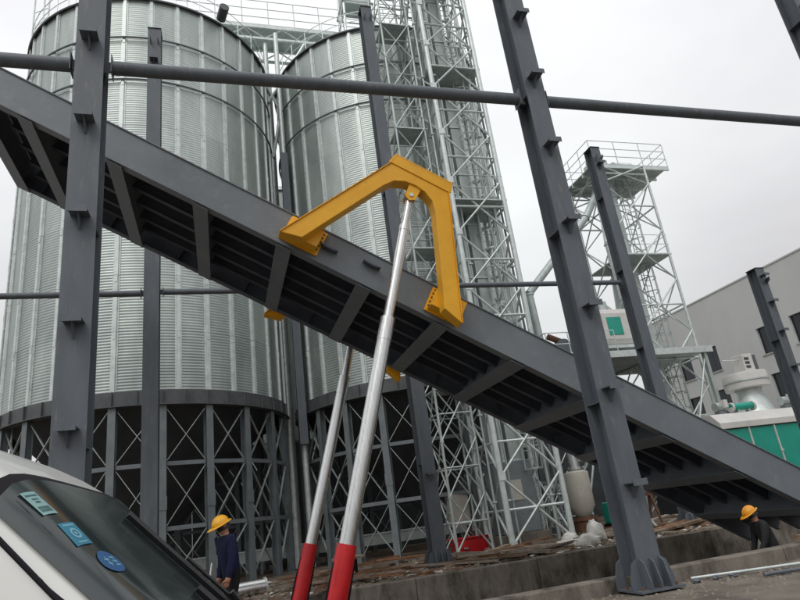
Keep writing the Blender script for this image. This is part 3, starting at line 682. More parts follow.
# ------------------------------------------------------------------ yard things
def gz(x, y): return yz(x, y)
t = thing('beige_filter_tank', (12.75, 21.2, gz(12.75, 21.2)), 'beige cylinder tank with silver elbow pipe at the foot of the yard', 'tank')
MB().lathe([(.42, .2), (.42, .55), (.46, .56), (.46, .7)], 24).build('base', 'rust', t, True)
MB().lathe([(.25, .7), (.47, 1.05), (.47, 2.22), (.46, 2.26), (.2, 2.34)], 28).build('body', 'beige', t, True)
MB().path([(0, 0, 2.3), (0, 0, 3.1), (-.15, .1, 3.4), (-.5, .3, 3.6)], .19, 16).build('elbow_pipe', 'chrome', t, True)
MB().lathe([(.25, 2.341), (.28, 2.36), (.28, 2.44), (.2, 2.45)], 20).build('collar', 'chrome', t, True)
for a in range(3): MB().bar((.44*math.cos(a*2.1), .44*math.sin(a*2.1), 0), (.4*math.cos(a*2.1), .4*math.sin(a*2.1), .6), .06, .06).build('leg', 'rust', t)
t = thing('red_skip', (8.55, 22.3, gz(8.55, 22.3)), 'low red metal tub lying by the lattice tower foot', 'tub')
MB().prism([(-.55, .02), (.55, .02), (.68, .5), (-.68, .5)], (-.35, .35), lambda a, b, q: (a, q, b)).build('body', 'red', t, bevel=.02)
MB().box(-.72, .72, -.39, .39, .501, .54).build('rim', 'red', t, bevel=.01)
t = thing('control_cabinet', (8.65, 23.2, .05), 'tan control cabinet on legs beside the lattice tower', 'cabinet')
MB().box(-.4, .4, -.2, .2, .9, 2.1).build('cabinet', 'beige', t, bevel=.015); MB().box(-.34, .34, -.215, -.201, .96, 2.04).build('door', 'beige', t)
for a in (-.35, .35): MB().box(a-.04, a+.04, -.15, .15, 0, .899).build('leg', 'rust', t)
# white sheeting bundle
def lumpmesh(r, seed, sq=(1, 1, .6), n=14):
    rnd = random.Random(seed); m = MB(); k = 8
    for j in range(k+1):
        ph = math.pi*j/k
        for i in range(n):
            th = 2*math.pi*i/n; d = Vector((math.sin(ph)*math.cos(th), math.sin(ph)*math.sin(th), math.cos(ph)))
            q = r*(1+.4*mnoise.noise(d*1.9+Vector((seed, 0, 0)))+.2*mnoise.noise(d*5+Vector((0, seed, 0)))); m.v.append((d.x*q*sq[0], d.y*q*sq[1], d.z*q*sq[2]))
    for j in range(k):
        for i in range(n): m.f.append((j*n+i, j*n+(i+1) % n, (j+1)*n+(i+1) % n, (j+1)*n+i))
    return m
bl = ['white plastic sack nearest the far kerb in the heap right of the beige tank', 'white plastic sack leaning highest in the heap beside the column', 'flat white plastic sack at the left of the heap', 'small white plastic sack at the back of the heap']
for k, (x, y, r, sq) in enumerate([(10.35, 17.3, .36, (1.2, .8, .6)), (10.85, 17.6, .36, (.8, .7, 1.05)), (9.85, 17.55, .3, (1.3, .9, .5)), (10.3, 18.2, .3, (1, 1, .8))]):
    o = lumpmesh(r, k+3, sq).build('plastic_sack', 'plastic', None, True); o.location = (x, y, gz(x, y)+r*sq[2]*.75); tag(o, bl[k], 'sack', 'white sacks on the yard edge')
# planks and steel scraps on the yard
pm2 = []
for wm in ('wood', 'wood2', 'wood3'): pm2.append([MB().box(-L/2, L/2, -w_/2, w_/2, 0, h).mesh('plank', wm) for L, w_, h in ((2.4, .2, .05), (1.6, .15, .05), (3.2, .12, .08), (1.0, .22, .04))])
rnd = random.Random(11)
def plank(x, y, rz, k, z, c):
    o = link('timber_plank', pm2[c][k], None, (x, y, z+.02)); o.rotation_euler = (rnd.uniform(-.15, .15), rnd.uniform(-.07, .07), rz)
    size = ('wide', 'medium', 'long narrow', 'short stubby')[k]; tone = ('brown', 'grey weathered', 'reddish brown')[c]
    where = 'left of the slim post' if x < 5.4 else 'between the slim post and lattice tower' if x < 9 else 'between the lattice tower and tall column' if x < 12.5 else 'under the platform end'
    depth = 'near the far kerb' if y < 17.9 else 'further back'
    tag(o, f'{size} {tone} plank {depth}, {where}', 'plank', f'{size} {tone} planks {depth} {where}'); return o
for i in range(150):
    x = rnd.uniform(2.2, 20); y = rnd.choice((rnd.uniform(16.9, 18.8), rnd.uniform(16.9, 22.2)))
    if math.hypot(x-S1[0], y-S1[1]) < 6.3 or math.hypot(x-S2[0], y-S2[1]) < 6.2 or (8.9 < x < 11.8 and 19.7 < y < 22.4): continue
    if min(abs(x-q)+abs(y-BY) for q in (5.9, 14.67)) < .9: continue
    plank(x, y, rnd.uniform(-.5, .6) if rnd.random() < .7 else rnd.uniform(0, 3), rnd.randrange(4), gz(x, y)+rnd.uniform(-.01, .14), rnd.randrange(3))
o = link('long_timber', MB().box(-2.2, 2.2, -.11, .11, 0, .1).mesh('long_timber', 'wood'), None, (7.35, 18.4, .12)); o.rotation_euler = (0, -.03, .75); tag(o, 'long pale timber beam resting on the far kerb right of the slim post', 'beam')
o = link('long_timber', MB().box(-2.0, 2.0, -.13, .13, 0, .08).mesh('long_timber', 'wood'), None, (4.2, 18.1, .1)); o.rotation_euler = (0, -.02, .5); tag(o, 'long grey timber board between the near cylinder and the slim post', 'beam')
o = link('long_timber', MB().box(-2.4, 2.4, -.1, .1, 0, .07).mesh('long_timber', 'wood'), None, (14.9, 17.6, .25)); o.rotation_euler = (.1, -.06, .18); tag(o, 'long timber propped on the yard edge under the platform', 'beam')
# rubble: many small chips, uncountable
m = MB(); rnd = random.Random(5)
for i in range(3600):
    x = rnd.uniform(-1, 24); y = 16.65+abs(rnd.gauss(0, 2.6)); r = rnd.uniform(.02, .075)
    z = gz(x, y); a = rnd.uniform(0, 6.3); c, s_ = math.cos(a), math.sin(a); L = rnd.uniform(1, 3.2)
    b = [(-L*r, -r), (L*r, -r*.7), (L*r*.8, r), (-L*r*.9, r*.8)]
    vs_ = [(x+c*p-s_*q, y+s_*p+c*q, z+h) for h in (-.02, r*rnd.uniform(.5, 1.3)) for p, q in b]
    m.add(vs_, [(0,3,2,1),(4,5,6,7),(0,1,5,4),(1,2,6,5),(2,3,7,6),(3,0,4,7)])
o = m.build('rubble', 'lump'); o['kind'] = 'stuff'; o['label'] = 'brown rubble and splinters covering the yard'; o['category'] = 'rubble'
m = MB()
for i in range(1600):
    x = rnd.uniform(-1, 24); y = 16.65+abs(rnd.gauss(0, 2.2)); r = rnd.uniform(.015, .04); z = gz(x, y); a = rnd.uniform(-.7, .9); L = rnd.uniform(.15, .5)
    c, s_ = math.cos(a), math.sin(a); m.bar((x, y, z+.02), (x+c*L, y+s_*L, z+rnd.uniform(.0, .12)), r, r)
o = m.build('timber_splinters', 'wood'); o['kind'] = 'stuff'; o['label'] = 'thin timber splinters strewn over the yard rubble'; o['category'] = 'splinters'
m = MB()
for i in range(500):
    x = rnd.uniform(1, 20); y = 16.7+abs(rnd.gauss(0, 1.9)); r = rnd.uniform(.03, .09); z = gz(x, y)+rnd.uniform(.0, .06); a = rnd.uniform(0, 6.3); c, s_ = math.cos(a), math.sin(a)
    b = [(-1.6*r, -r), (1.5*r, -r*.6), (1.2*r, r), (-r, r*.7)]; tz = [rnd.uniform(-.03, .05) for _ in b]
    m.add([(x+c*p-s_*q, y+s_*p+c*q, z+h+tz[k]) for h in (0, .02) for k, (p, q) in enumerate(b)], [(0,3,2,1),(4,5,6,7),(0,1,5,4),(1,2,6,5),(2,3,7,6),(3,0,4,7)])
o = m.build('pale_scraps', 'plastic'); o['kind'] = 'stuff'; o['label'] = 'pale paper and plaster scraps among the yard rubble'; o['category'] = 'scraps'
# steel rods and bits on the paving at the right
def rod(a, b, r, mm, label, name='steel_rod'):
    o = MB().tube((0, 0, 0), Vector(b)-Vector(a), r, 10).build(name, mm, None, True); o.location = a; tag(o, label, 'rod')
rod((7.05, 9.0, .05), (9.9, 8.2, .05), .022, 'galvb', 'long pale steel rod on the concrete right of the column base')
rod((7.75, 8.25, .04), (10.4, 7.75, .04), .028, 'steel', 'dark steel rod lying parallel to the pale rod')
for k, (x, y) in enumerate(((7.0, 8.82), (7.35, 8.78), (7.6, 8.7))):
    o = lumpmesh(.05, 20+k, (1.6, 1, .7), 10).build('concrete_chip', 'steel'); o.location = (x, y, .03); tag(o, 'dark chip of debris '+('nearest the end of the pale rod', 'in the middle of three beside the pale rod', 'furthest right of three beside the pale rod')[k], 'chip', 'chips by the rod')
o = MB().prism([(-.3, 0), (.3, 0), (.26, .1), (-.3, .12)], (-.12, .12), lambda a, b, q: (a, q, b)).build('broken_brick', 'wood'); o.location = (10.05, 9.34, .23); tag(o, 'orange brown timber offcut on the near kerb at the right edge', 'offcut')
t = thing('silver_duct', (.45, 18.3, gz(.45, 18.3)), 'short silver duct pipe lying on the ground behind the worker in navy', 'duct')
MB().tube((-.5, -.1, .22), (.6, .15, .24), .2, 20).build('tube', 'chrome', t, True); MB().tube((.6, .15, .24), (.64, .16, .24), .225, 20).build('rim', 'galvb', t, True)
t = thing('white_board', (-.42, 17.2, 0.03), 'pale board propped behind the worker in navy', 'board')
MB().bar((0, 0, 0), (.15, .3, .95), .5, .03, up=(1, 0, 0)).build('panel', 'white', t)
o = MB().bar((0, 0, 0), (-1.1, .9, 2.4), .06, .06).build('scaffold_pipe', 'galvb'); o.location = (13.9, 18.6, .05); tag(o, 'pale pipe leaning in the yard left of the right column', 'pipe')

# collecting conveyor under the hoppers
t = thing('collecting_conveyor', (3, 28.6, 0), 'long pale trough conveyor running under both silo hoppers', 'conveyor')
MB().box(-14, 12, -.35, .35, .55, .98).build('trough', 'galv', t); MB().box(-14, 12, -.4, .4, .981, 1.03).build('cover', 'galvb', t)
for k in range(9): MB().box(-13.5+3*k, -13.4+3*k, -.3, .3, .03, .549).build('leg', 'legst', t)
# steel trestles, stair flight and small gear right of the tall tower
tl_ = ['low rusty steel trestle between the tank and the machine platform legs', 'pale steel trestle behind the beige tank', 'grey steel trestle under the platform near the far kerb']
for k, (x, y, L, h, mm) in enumerate(((15.2, 21.5, 1.8, 1.1, 'rust'), (13.6, 23.6, 2.2, 1.9, 'galv'), (17.2, 19.6, 2.0, .9, 'legst'))):
    t = thing('steel_trestle', (x, y, gz(x, y)), tl_[k], 'trestle', 'steel trestles in the yard', .25*k-.1)
    MB().bar((-L/2, 0, h), (L/2, 0, h), .12, .14).build('top_beam', mm, t)
    for q in (-1, 1):
        for b in (-1, 1): MB().bar((q*L*.4, b*.4, 0), (q*L*.4, b*.06, h-.071), .07, .07, up=(1, 0, 0)).build('leg', mm, t)
    MB().bar((-L*.4, .28, h*.35), (L*.4, .28, h*.35), .05, .05).build('tie', mm, t)
t = thing('stair_flight', (12.2, 23.0, .05), 'galvanised stair flight climbing right beside the lattice tower', 'stair')
for b in (-.4, .4): MB().bar((0, b, 0), (2.6, b, 3.4), .04, .2, up=(0, 1, 0)).build('stringer', 'galv', t)
for k in range(13): f_ = (k+.5)/13; MB().box(2.6*f_-.12, 2.6*f_+.12, -.38, .38, 3.4*f_-.02, 3.4*f_+.01).build('tread', 'galvb', t)
for b in (-.42, .42):
    MB().tube((0, b, 1.0), (2.6, b, 4.4), .022, 6).build('handrail', 'galvb', t)
    for f_ in (.05, .5, .95): MB().tube((2.6*f_, b, 3.4*f_), (2.6*f_, b, 3.4*f_+1.0), .02, 6).build('baluster', 'galvb', t)
t = thing('green_generator', (15.9, 23.4, gz(15.9, 23.4)), 'small green generator set standing beyond the trestles', 'generator')
MB().box(-.7, .7, -.4, .4, .18, 1.0).build('housing', 'green', t, bevel=.04); MB().box(-.75, .75, -.42, .42, .05, .179).build('skid', 'trim', t)
for k in range(4): MB().box(-.55+.2*k, -.42+.2*k, -.412, -.401, .4, .85).build('louvre', 'trim', t)
t = thing('cable_reel', (3.6, 19.6, gz(3.6, 19.6)), 'wooden cable reel lying on its side left of the slim post', 'reel')
MB().tube((0, 0, .02), (0, 0, .08), .5, 24).build('lower_flange', 'wood2', t, True); MB().tube((0, 0, .081), (0, 0, .5), .26, 20).build('drum', 'rubber', t, True); MB().tube((0, 0, .501), (0, 0, .56), .5, 24).build('upper_flange', 'wood2', t, True)
o = MB().path([(0, 0, 0), (.25, -.1, .02), (.55, .05, .02), (.8, -.15, .02), (1.2, -.05, .02), (1.5, -.3, .02)], .022, 6).build('black_hose', 'rubber', None, True); o.location = (7.0, 17.0, .08); tag(o, 'thin black hose lying along the far kerb right of the slim post', 'hose')
# grit on the near paving
m = MB(); rnd = random.Random(9)
for i in range(1500):
    x = rnd.uniform(2, 14); y = 9.18-abs(rnd.gauss(0, 1.3)); r = rnd.uniform(.006, .024)
    if math.hypot(x-6.22, y-9) < .5: continue
    vs_ = [(x+rnd.uniform(-1.6, -.5)*r, y-r, 0), (x+r*1.3, y-r*rnd.uniform(.3, 1), 0), (x+r, y+r, 0), (x-r, y+r*.8, 0)]
    h = r*rnd.uniform(.5, 1.2); z = zn(x, y); m.add([(a, b, z-.005) for a, b, c in vs_]+[(x+(a-x)*.6, y+(b-y)*.6, z+h) for a, b, c in vs_], [(0,3,2,1),(4,5,6,7),(0,1,5,4),(1,2,6,5),(2,3,7,6),(3,0,4,7)])
o = m.build('grit', 'lump'); o['kind'] = 'stuff'; o['label'] = 'small grit scattered on the concrete before the kerb'; o['category'] = 'grit'

# ------------------------------------------------------------------ people
def worker(loc, rz, label, jacket, helmet, pose, name='person'):
    t = thing(name, loc, label, 'person', None, rz)
    J = pose                                     # joints in local metres, x = facing direction
    V = []; E = []; Rr = []; idx = {}
    def jv(k, p, r): idx[k] = len(V); V.append(p); Rr.append(r)
    def ed(a, b): E.append((idx[a], idx[b]))
    for k, (p, r) in J.items(): jv(k, p, r)
    ed('pelvis', 'waist'); ed('waist', 'chest'); ed('chest', 'upchest'); ed('upchest', 'neck'); ed('neck', 'chin'); ed('chin', 'head'); ed('head', 'crown')
    for s_ in 'lr':
        ed('upchest', 'sh'+s_); ed('sh'+s_, 'el'+s_); ed('el'+s_, 'wr'+s_); ed('wr'+s_, 'pa'+s_)
        ed('pelvis', 'hip'+s_); ed('hip'+s_, 'kn'+s_); ed('kn'+s_, 'an'+s_); ed('an'+s_, 'toe'+s_)
    me = bpy.data.meshes.new('body'); me.from_pydata([tuple(v) for v in V], E, [])
    o = bpy.data.objects.new('body', me); COL.objects.link(o)
    sk = o.modifiers.new('skin', 'SKIN'); sk.use_smooth_shade = True
    for i, sv in enumerate(me.skin_vertices[0].data): sv.radius = Rr[i] if isinstance(Rr[i], tuple) else (Rr[i], Rr[i]); sv.use_root = (i == idx['pelvis'])
    sb = o.modifiers.new('sub', 'SUBSURF'); sb.levels = 2; sb.render_levels = 2
    dg = bpy.context.evaluated_depsgraph_get(); dg.update()
    nm = bpy.data.meshes.new_from_object(o.evaluated_get(dg)); bpy.data.objects.remove(o)
    for mm in (jacket, 'trouser', 'skin', 'trim'): nm.materials.append(MT[mm])
    g = lambda k: Vector(J[k][0])
    segs = [('pelvis', 'waist', 1), ('waist', 'chest', 0), ('chest', 'upchest', 0), ('upchest', 'neck', 0), ('chin', 'head', 2), ('head', 'crown', 2), ('neck', 'chin', 2)]
    for s_ in 'lr': segs += [('upchest', 'sh'+s_, 0), ('sh'+s_, 'el'+s_, 0), ('el'+s_, 'wr'+s_, 0), ('wr'+s_, 'pa'+s_, 2), ('pelvis', 'hip'+s_, 1), ('hip'+s_, 'kn'+s_, 1), ('kn'+s_, 'an'+s_, 1), ('an'+s_, 'toe'+s_, 3)]
    for p in nm.polygons:
        c = p.center; best = (9, 0)
        for a, b, k in segs:
            A, B = g(a), g(b); ab = B-A; u = max(0, min(1, (c-A).dot(ab)/ab.length_squared)); d = (c-(A+ab*u)).length
            if (a, b) == ('pelvis', 'waist') and u > .2: k = 0
            if d < best[0]: best = (d, k)
        p.material_index = best[1]; p.use_smooth = True
    b = link('body', nm, t)
    # fingers
    for s_ in 'lr':
        wr, pa = g('wr'+s_), g('pa'+s_); d = (pa-wr).normalized(); side = d.cross(Vector((0, 1, 0))).normalized(); palm = Vector((0, -1 if s_ == 'l' else 1, 0))
        m = MB()
        for k, L in enumerate((.062, .075, .07, .055)):
            base = pa+side*(.027-.018*k); mid = base+d*L*.55+palm*.012; tip = mid+d*L*.35+palm*.028
            m.tube(base-d*.02, mid, .0095, 6, .009); m.tube(mid, tip, .009, 6, .007)
        base = wr+d*.035+side*.035; m.tube(base, base+d*.04+side*.03, .011, 6, .009); m.tube(base+d*.04+side*.03, base+d*.075+side*.03+palm*.01, .009, 6, .007)
        m.build('fingers', 'skin', b, True)
    # face: nose, eyes, mouth, ears, hair, helmet follow the head axis
    up = (g('crown')-g('chin')).normalized(); fwd = pose_face.copy(); fwd = (fwd-up*fwd.dot(up)).normalized(); sd_ = up.cross(fwd); hc = g('head')
    m = MB(); m.add([hc+fwd*.085+up*.03, hc+fwd*.122-up*.035, hc+fwd*.09-up*.04+sd_*.018, hc+fwd*.09-up*.04-sd_*.018], [(0,1,2),(0,3,1),(1,3,2),(0,2,3)]); m.build('nose', 'skin', b)
    for q in (-1, 1):
        c = hc+fwd*.086+up*.018+sd_*.034*q; MB().tube(c, c+fwd*.012, .012, 8).build('eye', 'hair', b)
        c = hc+sd_*.082*q; MB().tube(c-fwd*.01, c+sd_*.014*q, .03, 8, .024).build('ear', 'skin', b)
    c = hc+fwd*.083-up*.068; MB().bar(c-sd_*.025, c+sd_*.025, .012, .008).build('mouth', 'rust', b)
    m = MB(); n = 14
    def dome(r, z0, z1, sx, k=6):
        mm = MB(); 
        for j in range(k+1):
            ph = (math.pi/2)*j/k; zz = z0+(z1-z0)*math.sin(ph); q = r*math.cos(ph) if j < k else .004
            for i in range(n):
                a = 2*math.pi*i/n; mm.v.append(tuple(hc+fwd*(q*math.cos(a)*sx)+sd_*(q*math.sin(a))+up*zz))
        for j in range(k):
            for i in range(n): mm.f.append((j*n+i, j*n+(i+1) % n, (j+1)*n+(i+1) % n, (j+1)*n+i))
        return mm
    mm = dome(.098, -.06, .10, 1.08); mm.v = [tuple(Vector(v)-fwd*.02) for v in mm.v]; mm.build('hair', 'hair', b, True)
    hm = dome(.118, .03, .15, 1.18).build('helmet', helmet, t, True)
    mm = MB()
    for i in range(20):
        a = 2*math.pi*i/20; e = .03+.045*max(0, math.cos(a)); 
        mm.v.append(tuple(hc+fwd*(.121*1.2*math.cos(a))+sd_*(.121*math.sin(a))+up*.036)); mm.v.append(tuple(hc+fwd*((.121+e)*1.2*math.cos(a))+sd_*((.121+e*.6)*math.sin(a))+up*.022))
    for i in range(20): j = (i+1) % 20; mm.f.append((2*i, 2*i+1, 2*j+1, 2*j))
    br_ = mm.build('brim', helmet, hm, True); br_.modifiers.new('solid', 'SOLIDIFY').thickness = .006
    mm = MB(); mm.path([tuple(hc+fwd*(.138*math.cos(a))+up*(.03+.122*math.sin(a))) for a in [math.pi*q/10 for q in range(1, 10)]], .009, 6); mm.build('ridge', helmet, hm, True)
    return t
def stand(bend, kneeb, arms, looks):
    """bend: forward lean of the trunk; arms: (upper, fore) swing angles per side"""
    z0 = .92-kneeb*.25; pel = Vector((0, 0, z0)); d = Vector((math.sin(bend), 0, math.cos(bend))); d2 = Vector((math.sin(bend*1.35), 0, math.cos(bend*1.35)))
    ws = pel+d*.14; ch = pel+d*.30; uc = ch+d2*.17; nk = uc+d2*.10; hd = Vector((math.sin(looks), 0, math.cos(looks)))
    chn = nk+hd*.05; he = chn+hd*.09+Vector((.02, 0, 0)); crn = he+hd*.075
    J = {'pelvis': (pel, (.165, .14)), 'waist': (ws, (.168, .142)), 'chest': (ch, (.185, .15)), 'upchest': (uc, (.17, .125)), 'neck': (nk, .058), 'chin': (chn, (.065, .066)), 'head': (he, (.078, .09)), 'crown': (crn, (.062, .07))}
    for s_, q in (('l', 1), ('r', -1)):
        au, af = arms[0 if s_ == 'l' else 1]
        sh = uc+Vector((0, .185*q, .02)); el = sh+Vector((math.sin(au)*.28, .05*q, -math.cos(au)*.28)); wr = el+Vector((math.sin(af)*.25, .0, -math.cos(af)*.25)); pa = wr+Vector((math.sin(af)*.075, 0, -math.cos(af)*.075))
        J['sh'+s_] = (sh, .088); J['el'+s_] = (el, .064); J['wr'+s_] = (wr, .046); J['pa'+s_] = (pa, (.038, .024))
        hp = pel+Vector((0, .095*q, -.06)); st = .1*q; kn = Vector((.04+kneeb*.22+st*.5, .11*q, .48-kneeb*.05)); an = Vector((-.04+st, .12*q, .09)); toe = an+Vector((.17, .015*q, -.05))
        J['hip'+s_] = (hp, .098); J['kn'+s_] = (kn, .068); J['an'+s_] = (an, .055); J['toe'+s_] = (toe, .042)
    return J
pose_face = Vector((math.cos(.55), 0, -math.sin(.55)))
worker((.12, 10.3, .12), R(205), 'worker in navy jacket and yellow helmet standing beyond the van windscreen', 'navy', 'helmet', stand(.12, .0, ((.1, .3), (-.1, .2)), .3))
pose_face = Vector((math.cos(.5), 0, -math.sin(.5)))
worker((10.02, 10.25, PZ), R(165), 'worker in charcoal jacket and amber helmet bending in the pit under the platform', 'charcoal', 'ohelmet', stand(.26, .0, ((.35, .6), (.15, .35)), .36))

# ------------------------------------------------------------------ white van
VC = 0.0; VHW = .881; VZB = .42
WB, WT, ZB_, ZT_ = .775, 0.0, .903, 1.72
prof = [(-3.75, .45), (-3.72, .9), (-3.65, 1.25), (-3.5, 1.62), (-3.3, 1.80), (-2.85, 1.9), (-2.0, 1.933), (-1.0, 1.933), (-.6, 1.926), (-.45, 1.915), (-.32, 1.895), (-.22, 1.865), (-.14, 1.82), (-.07, 1.77), (0, 1.72), (WB, ZB_), (WB+.06, ZB_-.03), (WB+.3, .83), (WB+.5, .78), (WB+.6, .7), (WB+.66, .6), (WB+.68, .45)]
def zt(s_):
    if s_ <= prof[0][0]: return prof[0][1]
    for (a, za), (b, zb) in zip(prof[:-1], prof[1:]):
        if s_ <= b: return za+(zb-za)*(s_-a)/(b-a)
    return prof[-1][1]
WRAP, NEXP = .053, 10.0
def vsurf(s_, t):
    """t in [-1, 1] across; returns point on the body skin"""
    ph = abs(t)*math.pi/2; sg = 1 if t >= 0 else -1
    yy = math.sin(ph)**(2/NEXP) if t else 0
    Z = VZB+(zt(s_+WRAP*yy**4)-VZB)*max(0, math.cos(ph))**(2/NEXP)
    tum = 1-.121*max(0, (Z-.98)/.9)
    nose = 1-.16*max(0, (s_-WB-.08)/.58)**2
    return Vector((s_, VC+sg*yy*VHW*tum*nose, Z))
def tparam(yy): return math.asin(min(1, yy)**(NEXP/2))*2/math.pi
def vnorm(s_, t):
    e = 1e-3; a = vsurf(s_+e, t)-vsurf(s_-e, t); b = vsurf(s_, min(1, t+e))-vsurf(s_, max(-1, t-e)); n_ = a.cross(b).normalized()
    c = vsurf(s_, t)-Vector((s_, VC, 1.0)); return n_ if n_.dot(c) > 0 else -n_
van = thing('white_van', (-.443, 2.458, 0), 'white minivan with windscreen stickers parked in the lower left corner', 'van', None, -.058); VO = Vector((0, 0, 0))
def vpatch(name, mm, pts, parent, smooth=True, thick=0):
    m = MB(); nr = len(pts); nc = len(pts[0]); m.v = [tuple(p-VO) for r_ in pts for p in r_]
    for j in range(nr-1):
        for i in range(nc-1): m.f.append((j*nc+i, j*nc+i+1, (j+1)*nc+i+1, (j+1)*nc+i))
    return m.build(name, mm, parent, smooth)
ss = [a for a, _ in prof]; st = []
for a, b in zip(ss[:-1], ss[1:]):
    n = max(1, int((b-a)/.07)); st += [a+(b-a)*k/n for k in range(n)]
st.append(ss[-1])
yl = [0, .15, .3, .45, .6, .72, .8, .86, .9, .93, .955, .975, .988, .996, 1.0]
tl = sorted({tparam(y) for y in yl} | {.6, .7, .78, .85, .9, .94, .97, .985, 1.0}); tl = [-t for t in reversed(tl) if t > 0]+tl
body = vpatch('body', 'van', [[vsurf(s_, t) for t in tl] for s_ in st], van)
vpatch('floor_pan', 'trim', [[Vector((s_, VC+q*VHW*.98, VZB-.12)) for q in (-1, 1)] for s_ in (-3.7, 1.35)], van)
for q in (-1, 1): MB().box(-3.7, 1.35, *sorted((q*VHW*.97, q*VHW*.93)), VZB-.14, VZB+.03).build('sill_panel', 'trim', van)
def wsc(b): return WB+(WT-WB)*b                      # centre-line s of the windscreen from bottom to top
def wpt(a, b, lift):
    s_ = wsc(b)-WRAP*abs(a)**4; t = (1 if a >= 0 else -1)*tparam(abs(a)); return vsurf(s_, t)+vnorm(s_, t)*lift
AL = [k/20*2-1 for k in range(21)]; BL = [k/14 for k in range(15)]
AM = .925
vpatch('windscreen_seal', 'rubber', [[wpt(a*(AM+.035), -.04+1.08*b, .004) for a in AL] for b in BL], van)
glass = vpatch('windscreen', 'vanglass', [[wpt(a*AM, .0+b, .008) for a in AL] for b in BL], van)
def wrect(ca, cb, da, db, lift, mm, name, parent, shear=0, n=6):
    return vpatch(name, mm, [[wpt(ca+da*(2*i/n-1)+shear*(2*j/n-1)*db, cb+db*(2*j/n-1), lift) for i in range(n+1)] for j in range(n+1)], parent)
def wquad(Q, r, lift, mm, name, parent, n=5):
    """patch on the glass: Q = four (a, b) corners, r = sub-rectangle (u0, u1, v0, v1) of it"""
    def at(u, v):
        p = [Q[0][k]*(1-u)*(1-v)+Q[1][k]*u*(1-v)+Q[2][k]*u*v+Q[3][k]*(1-u)*v for k in (0, 1)]; return wpt(p[0], p[1], lift)
    u0, u1, v0, v1 = r
    return vpatch(name, mm, [[at(u0+(u1-u0)*i/n, v0+(v1-v0)*j/n) for i in range(n+1)] for j in range(n+1)], parent)
STK = [[(-.845, .97), (-.78, .96), (-.77, .885), (-.84, .895)], [(-.825, .86), (-.74, .85), (-.75, .78), (-.835, .79)], [(-.80, .755), (-.71, .745), (-.70, .685), (-.80, .695)]]
s0 = wquad(STK[0], (0, 1, 0, 1), .0095, 'cyanst', 'sticker', glass); s0['label'] = 'pale cyan inspection sticker'
for r in ((.12, .88, .12, .2), (.3, .7, .3, .36), (.35, .65, .42, .5)): wquad(STK[0], r, .0102, 'ink', 'print', s0, 1)
for k in range(4):
    a = .14+.19*k; wquad(STK[0], (a, a+.04, .66, .88), .0102, 'ink', 'numeral', s0, 1); wquad(STK[0], (a, a+.14, .66, .70), .0104, 'ink', 'numeral', s0, 1); wquad(STK[0], (a+.1, a+.14, .70, .88), .0102, 'ink', 'numeral', s0, 1); wquad(STK[0], (a+.03, a+.11, .84, .88), .0104, 'ink', 'numeral', s0, 1)
def wdisc(Q, cu, cv, ru, rv, lift, mm, name, parent, r_in=0, n=20):
    def at(u, v):
        p = [Q[0][k]*(1-u)*(1-v)+Q[1][k]*u*(1-v)+Q[2][k]*u*v+Q[3][k]*(1-u)*v for k in (0, 1)]; return wpt(p[0], p[1], lift)
    return vpatch(name, mm, [[at(cu+ru*q*math.cos(2*math.pi*i/n), cv+rv*q*math.sin(2*math.pi*i/n)) for i in range(n+1)] for q in (r_in, (1+r_in)/2, 1)], parent)
s1 = wquad(STK[1], (0, 1, 0, 1), .0095, 'cyan2', 'sticker', glass); s1['label'] = 'cyan sticker with a ring mark'
wdisc(STK[1], .5, .5, .27, .23, .0104, 'paleink', 'ring_mark', s1, .6); wdisc(STK[1], .5, .5, .08, .07, .0104, 'paleink', 'ring_centre', s1, .01)
for r in ((.15, .85, .08, .14), (.2, .8, .84, .9)): wquad(STK[1], r, .0102, 'paleink', 'print', s1, 1)
s2 = wdisc(STK[2], .5, .5, .62, .58, .0095, 'blue', 'sticker', glass, .01); s2['label'] = 'oval blue sticker with pale characters'
for r in ((.28, .34, .25, .75), (.16, .46, .36, .43), (.18, .44, .58, .64), (.56, .86, .28, .35), (.56, .86, .5, .56), (.68, .74, .3, .75), (.56, .86, .7, .76)): wquad(STK[2], r, .0104, 'paleink', 'print', s2, 1)
# wipers parked upright along the far half of the glass
for k, (a0, b0, a1, b1) in enumerate(((.42, -.05, .12, .88), (.05, -.05, -.12, .55))):
    P0 = wpt(a0, b0, .03); P1 = wpt(a0+(a1-a0)*.55, b0+(b1-b0)*.55, .06)
    wp = MB().path([P0, P1], .011, 6).build('wiper', 'trim', van)
    MB().path([wpt(a0+(a1-a0)*q, b0+(b1-b0)*q, .024) for q in (.2, .4, .6, .8, 1)], .014, 6).build('blade', 'trim', wp)
    MB().path([wpt(a0+(a1-a0)*q+.006, b0+(b1-b0)*q, .045) for q in (.35, .55, .75)], .008, 6).build('blade_carrier', 'trim', wp)
    MB().tube(P0-Vector((0, 0, .02)), P0+Vector((0, 0, .02)), .022, 8).build('pivot', 'trim', wp)
vpatch('cowl', 'trim', [[wpt(a*.95, -.13+.1*b, .006) for a in AL] for b in (0, .5, 1)], van)
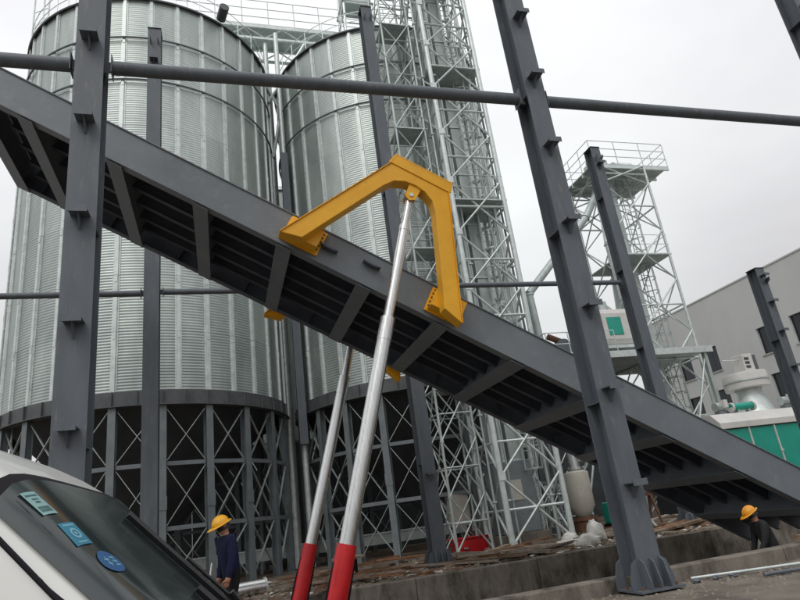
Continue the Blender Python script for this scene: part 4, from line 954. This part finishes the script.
# dashboard seen through the glass edge is dark; side windows, doors
def spt(s_, z, q, lift):
    lo, hi = 0.3, 1.0
    f_ = lambda t: vsurf(s_, t).z
    for _ in range(40):
        mid = (lo+hi)/2
        if f_(mid) > z: lo = mid
        else: hi = mid
    t = lo*q; return vsurf(s_, t)+vnorm(s_, t)*lift
def wsz(z): # s of the pillar at height z
    b = (z-ZB_)/(ZT_-ZB_); return wsc(b)-WRAP-.02
for q in (-1, 1):
    vpatch('door_frame', 'van', [[spt((wsz(z)-.084)*(1-v)+(-.80)*v, z, q, .012) for v in [i/10 for i in range(11)]] for z in [.55+k*(1.72-.55)/60 for k in range(61)]], van)
    fw_ = vpatch('door_window', 'vanglass', [[spt((wsz(z)-.19)*(1-v)+(-.70)*v, z, q, .018) for v in [i/8 for i in range(9)]] for z in [1.0+k*(1.66-1.0)/8 for k in range(9)]], van)
    vpatch('rear_window', 'vanglass', [[spt(-.9*(1-v)+(-1.9)*v, z, q, .01) for v in [i/6 for i in range(7)]] for z in [1.0+k*(1.66-1.0)/8 for k in range(9)]], van)
    vpatch('rear_window', 'vanglass', [[spt(-2.02*(1-v)+(-3.0)*v, z, q, .01) for v in [i/6 for i in range(7)]] for z in [1.0+k*(1.62-1.0)/8 for k in range(9)]], van)
    MB().path([spt(wsz(z)-.08, z, q, .02) for z in (.95, 1.66)], .006, 8).build('pillar_gap', 'rubber', van, True)
    h0 = spt(-.6, .86, q, .03)-VO; MB().bar(h0-Vector((.09, 0, 0)), h0+Vector((.09, 0, 0)), .03, .035).build('door_handle', 'trim', van)
    c = spt(.42, .98, q, .13)-VO; mi = MB().box(c.x-.05, c.x+.05, c.y-.09, c.y+.09, c.z-.07, c.z+.1).build('mirror', 'van', van, bevel=.03)
    MB().box(c.x-.056, c.x-.051, c.y-.07, c.y+.07, c.z-.05, c.z+.08).build('mirror_glass', 'winglass', mi)
    for s_ in (.85, -2.5):
        wy = VC+q*(VHW-.11)-VO.y; wh = MB().lathe([(.20, -.1), (.29, -.1), (.315, -.06), (.315, .06), (.29, .1), (.20, .1)], 28)
        wh.v = [(s_-VO.x+x, wy+z, .315+y) for x, y, z in wh.v]; wo_ = wh.build('wheel', 'rubber', van, True)
        rm = MB().lathe([(.03, .07), (.12, .05), (.2, .085), (.2, -.08)], 28); rm.v = [(s_-VO.x+x, wy+z*q, .315+y) for x, y, z in rm.v]; rm.build('rim', 'galv', wo_, True)
        ar = MB().lathe([(.34, 0), (.43, 0)], 28, a0=-.1, a1=math.pi+.1); ar.v = [(s_-VO.x+x, VC+q*(VHW+.004)-VO.y, .36+y) for x, y, z in ar.v]; ar.build('wheel_arch', 'trim', van)
    hl = vpatch('headlight', 'winglass', [[spt(1.22+.13*v, z, q, .008) for v in (0, .5, 1)] for z in (.55, .61, .66)], van)
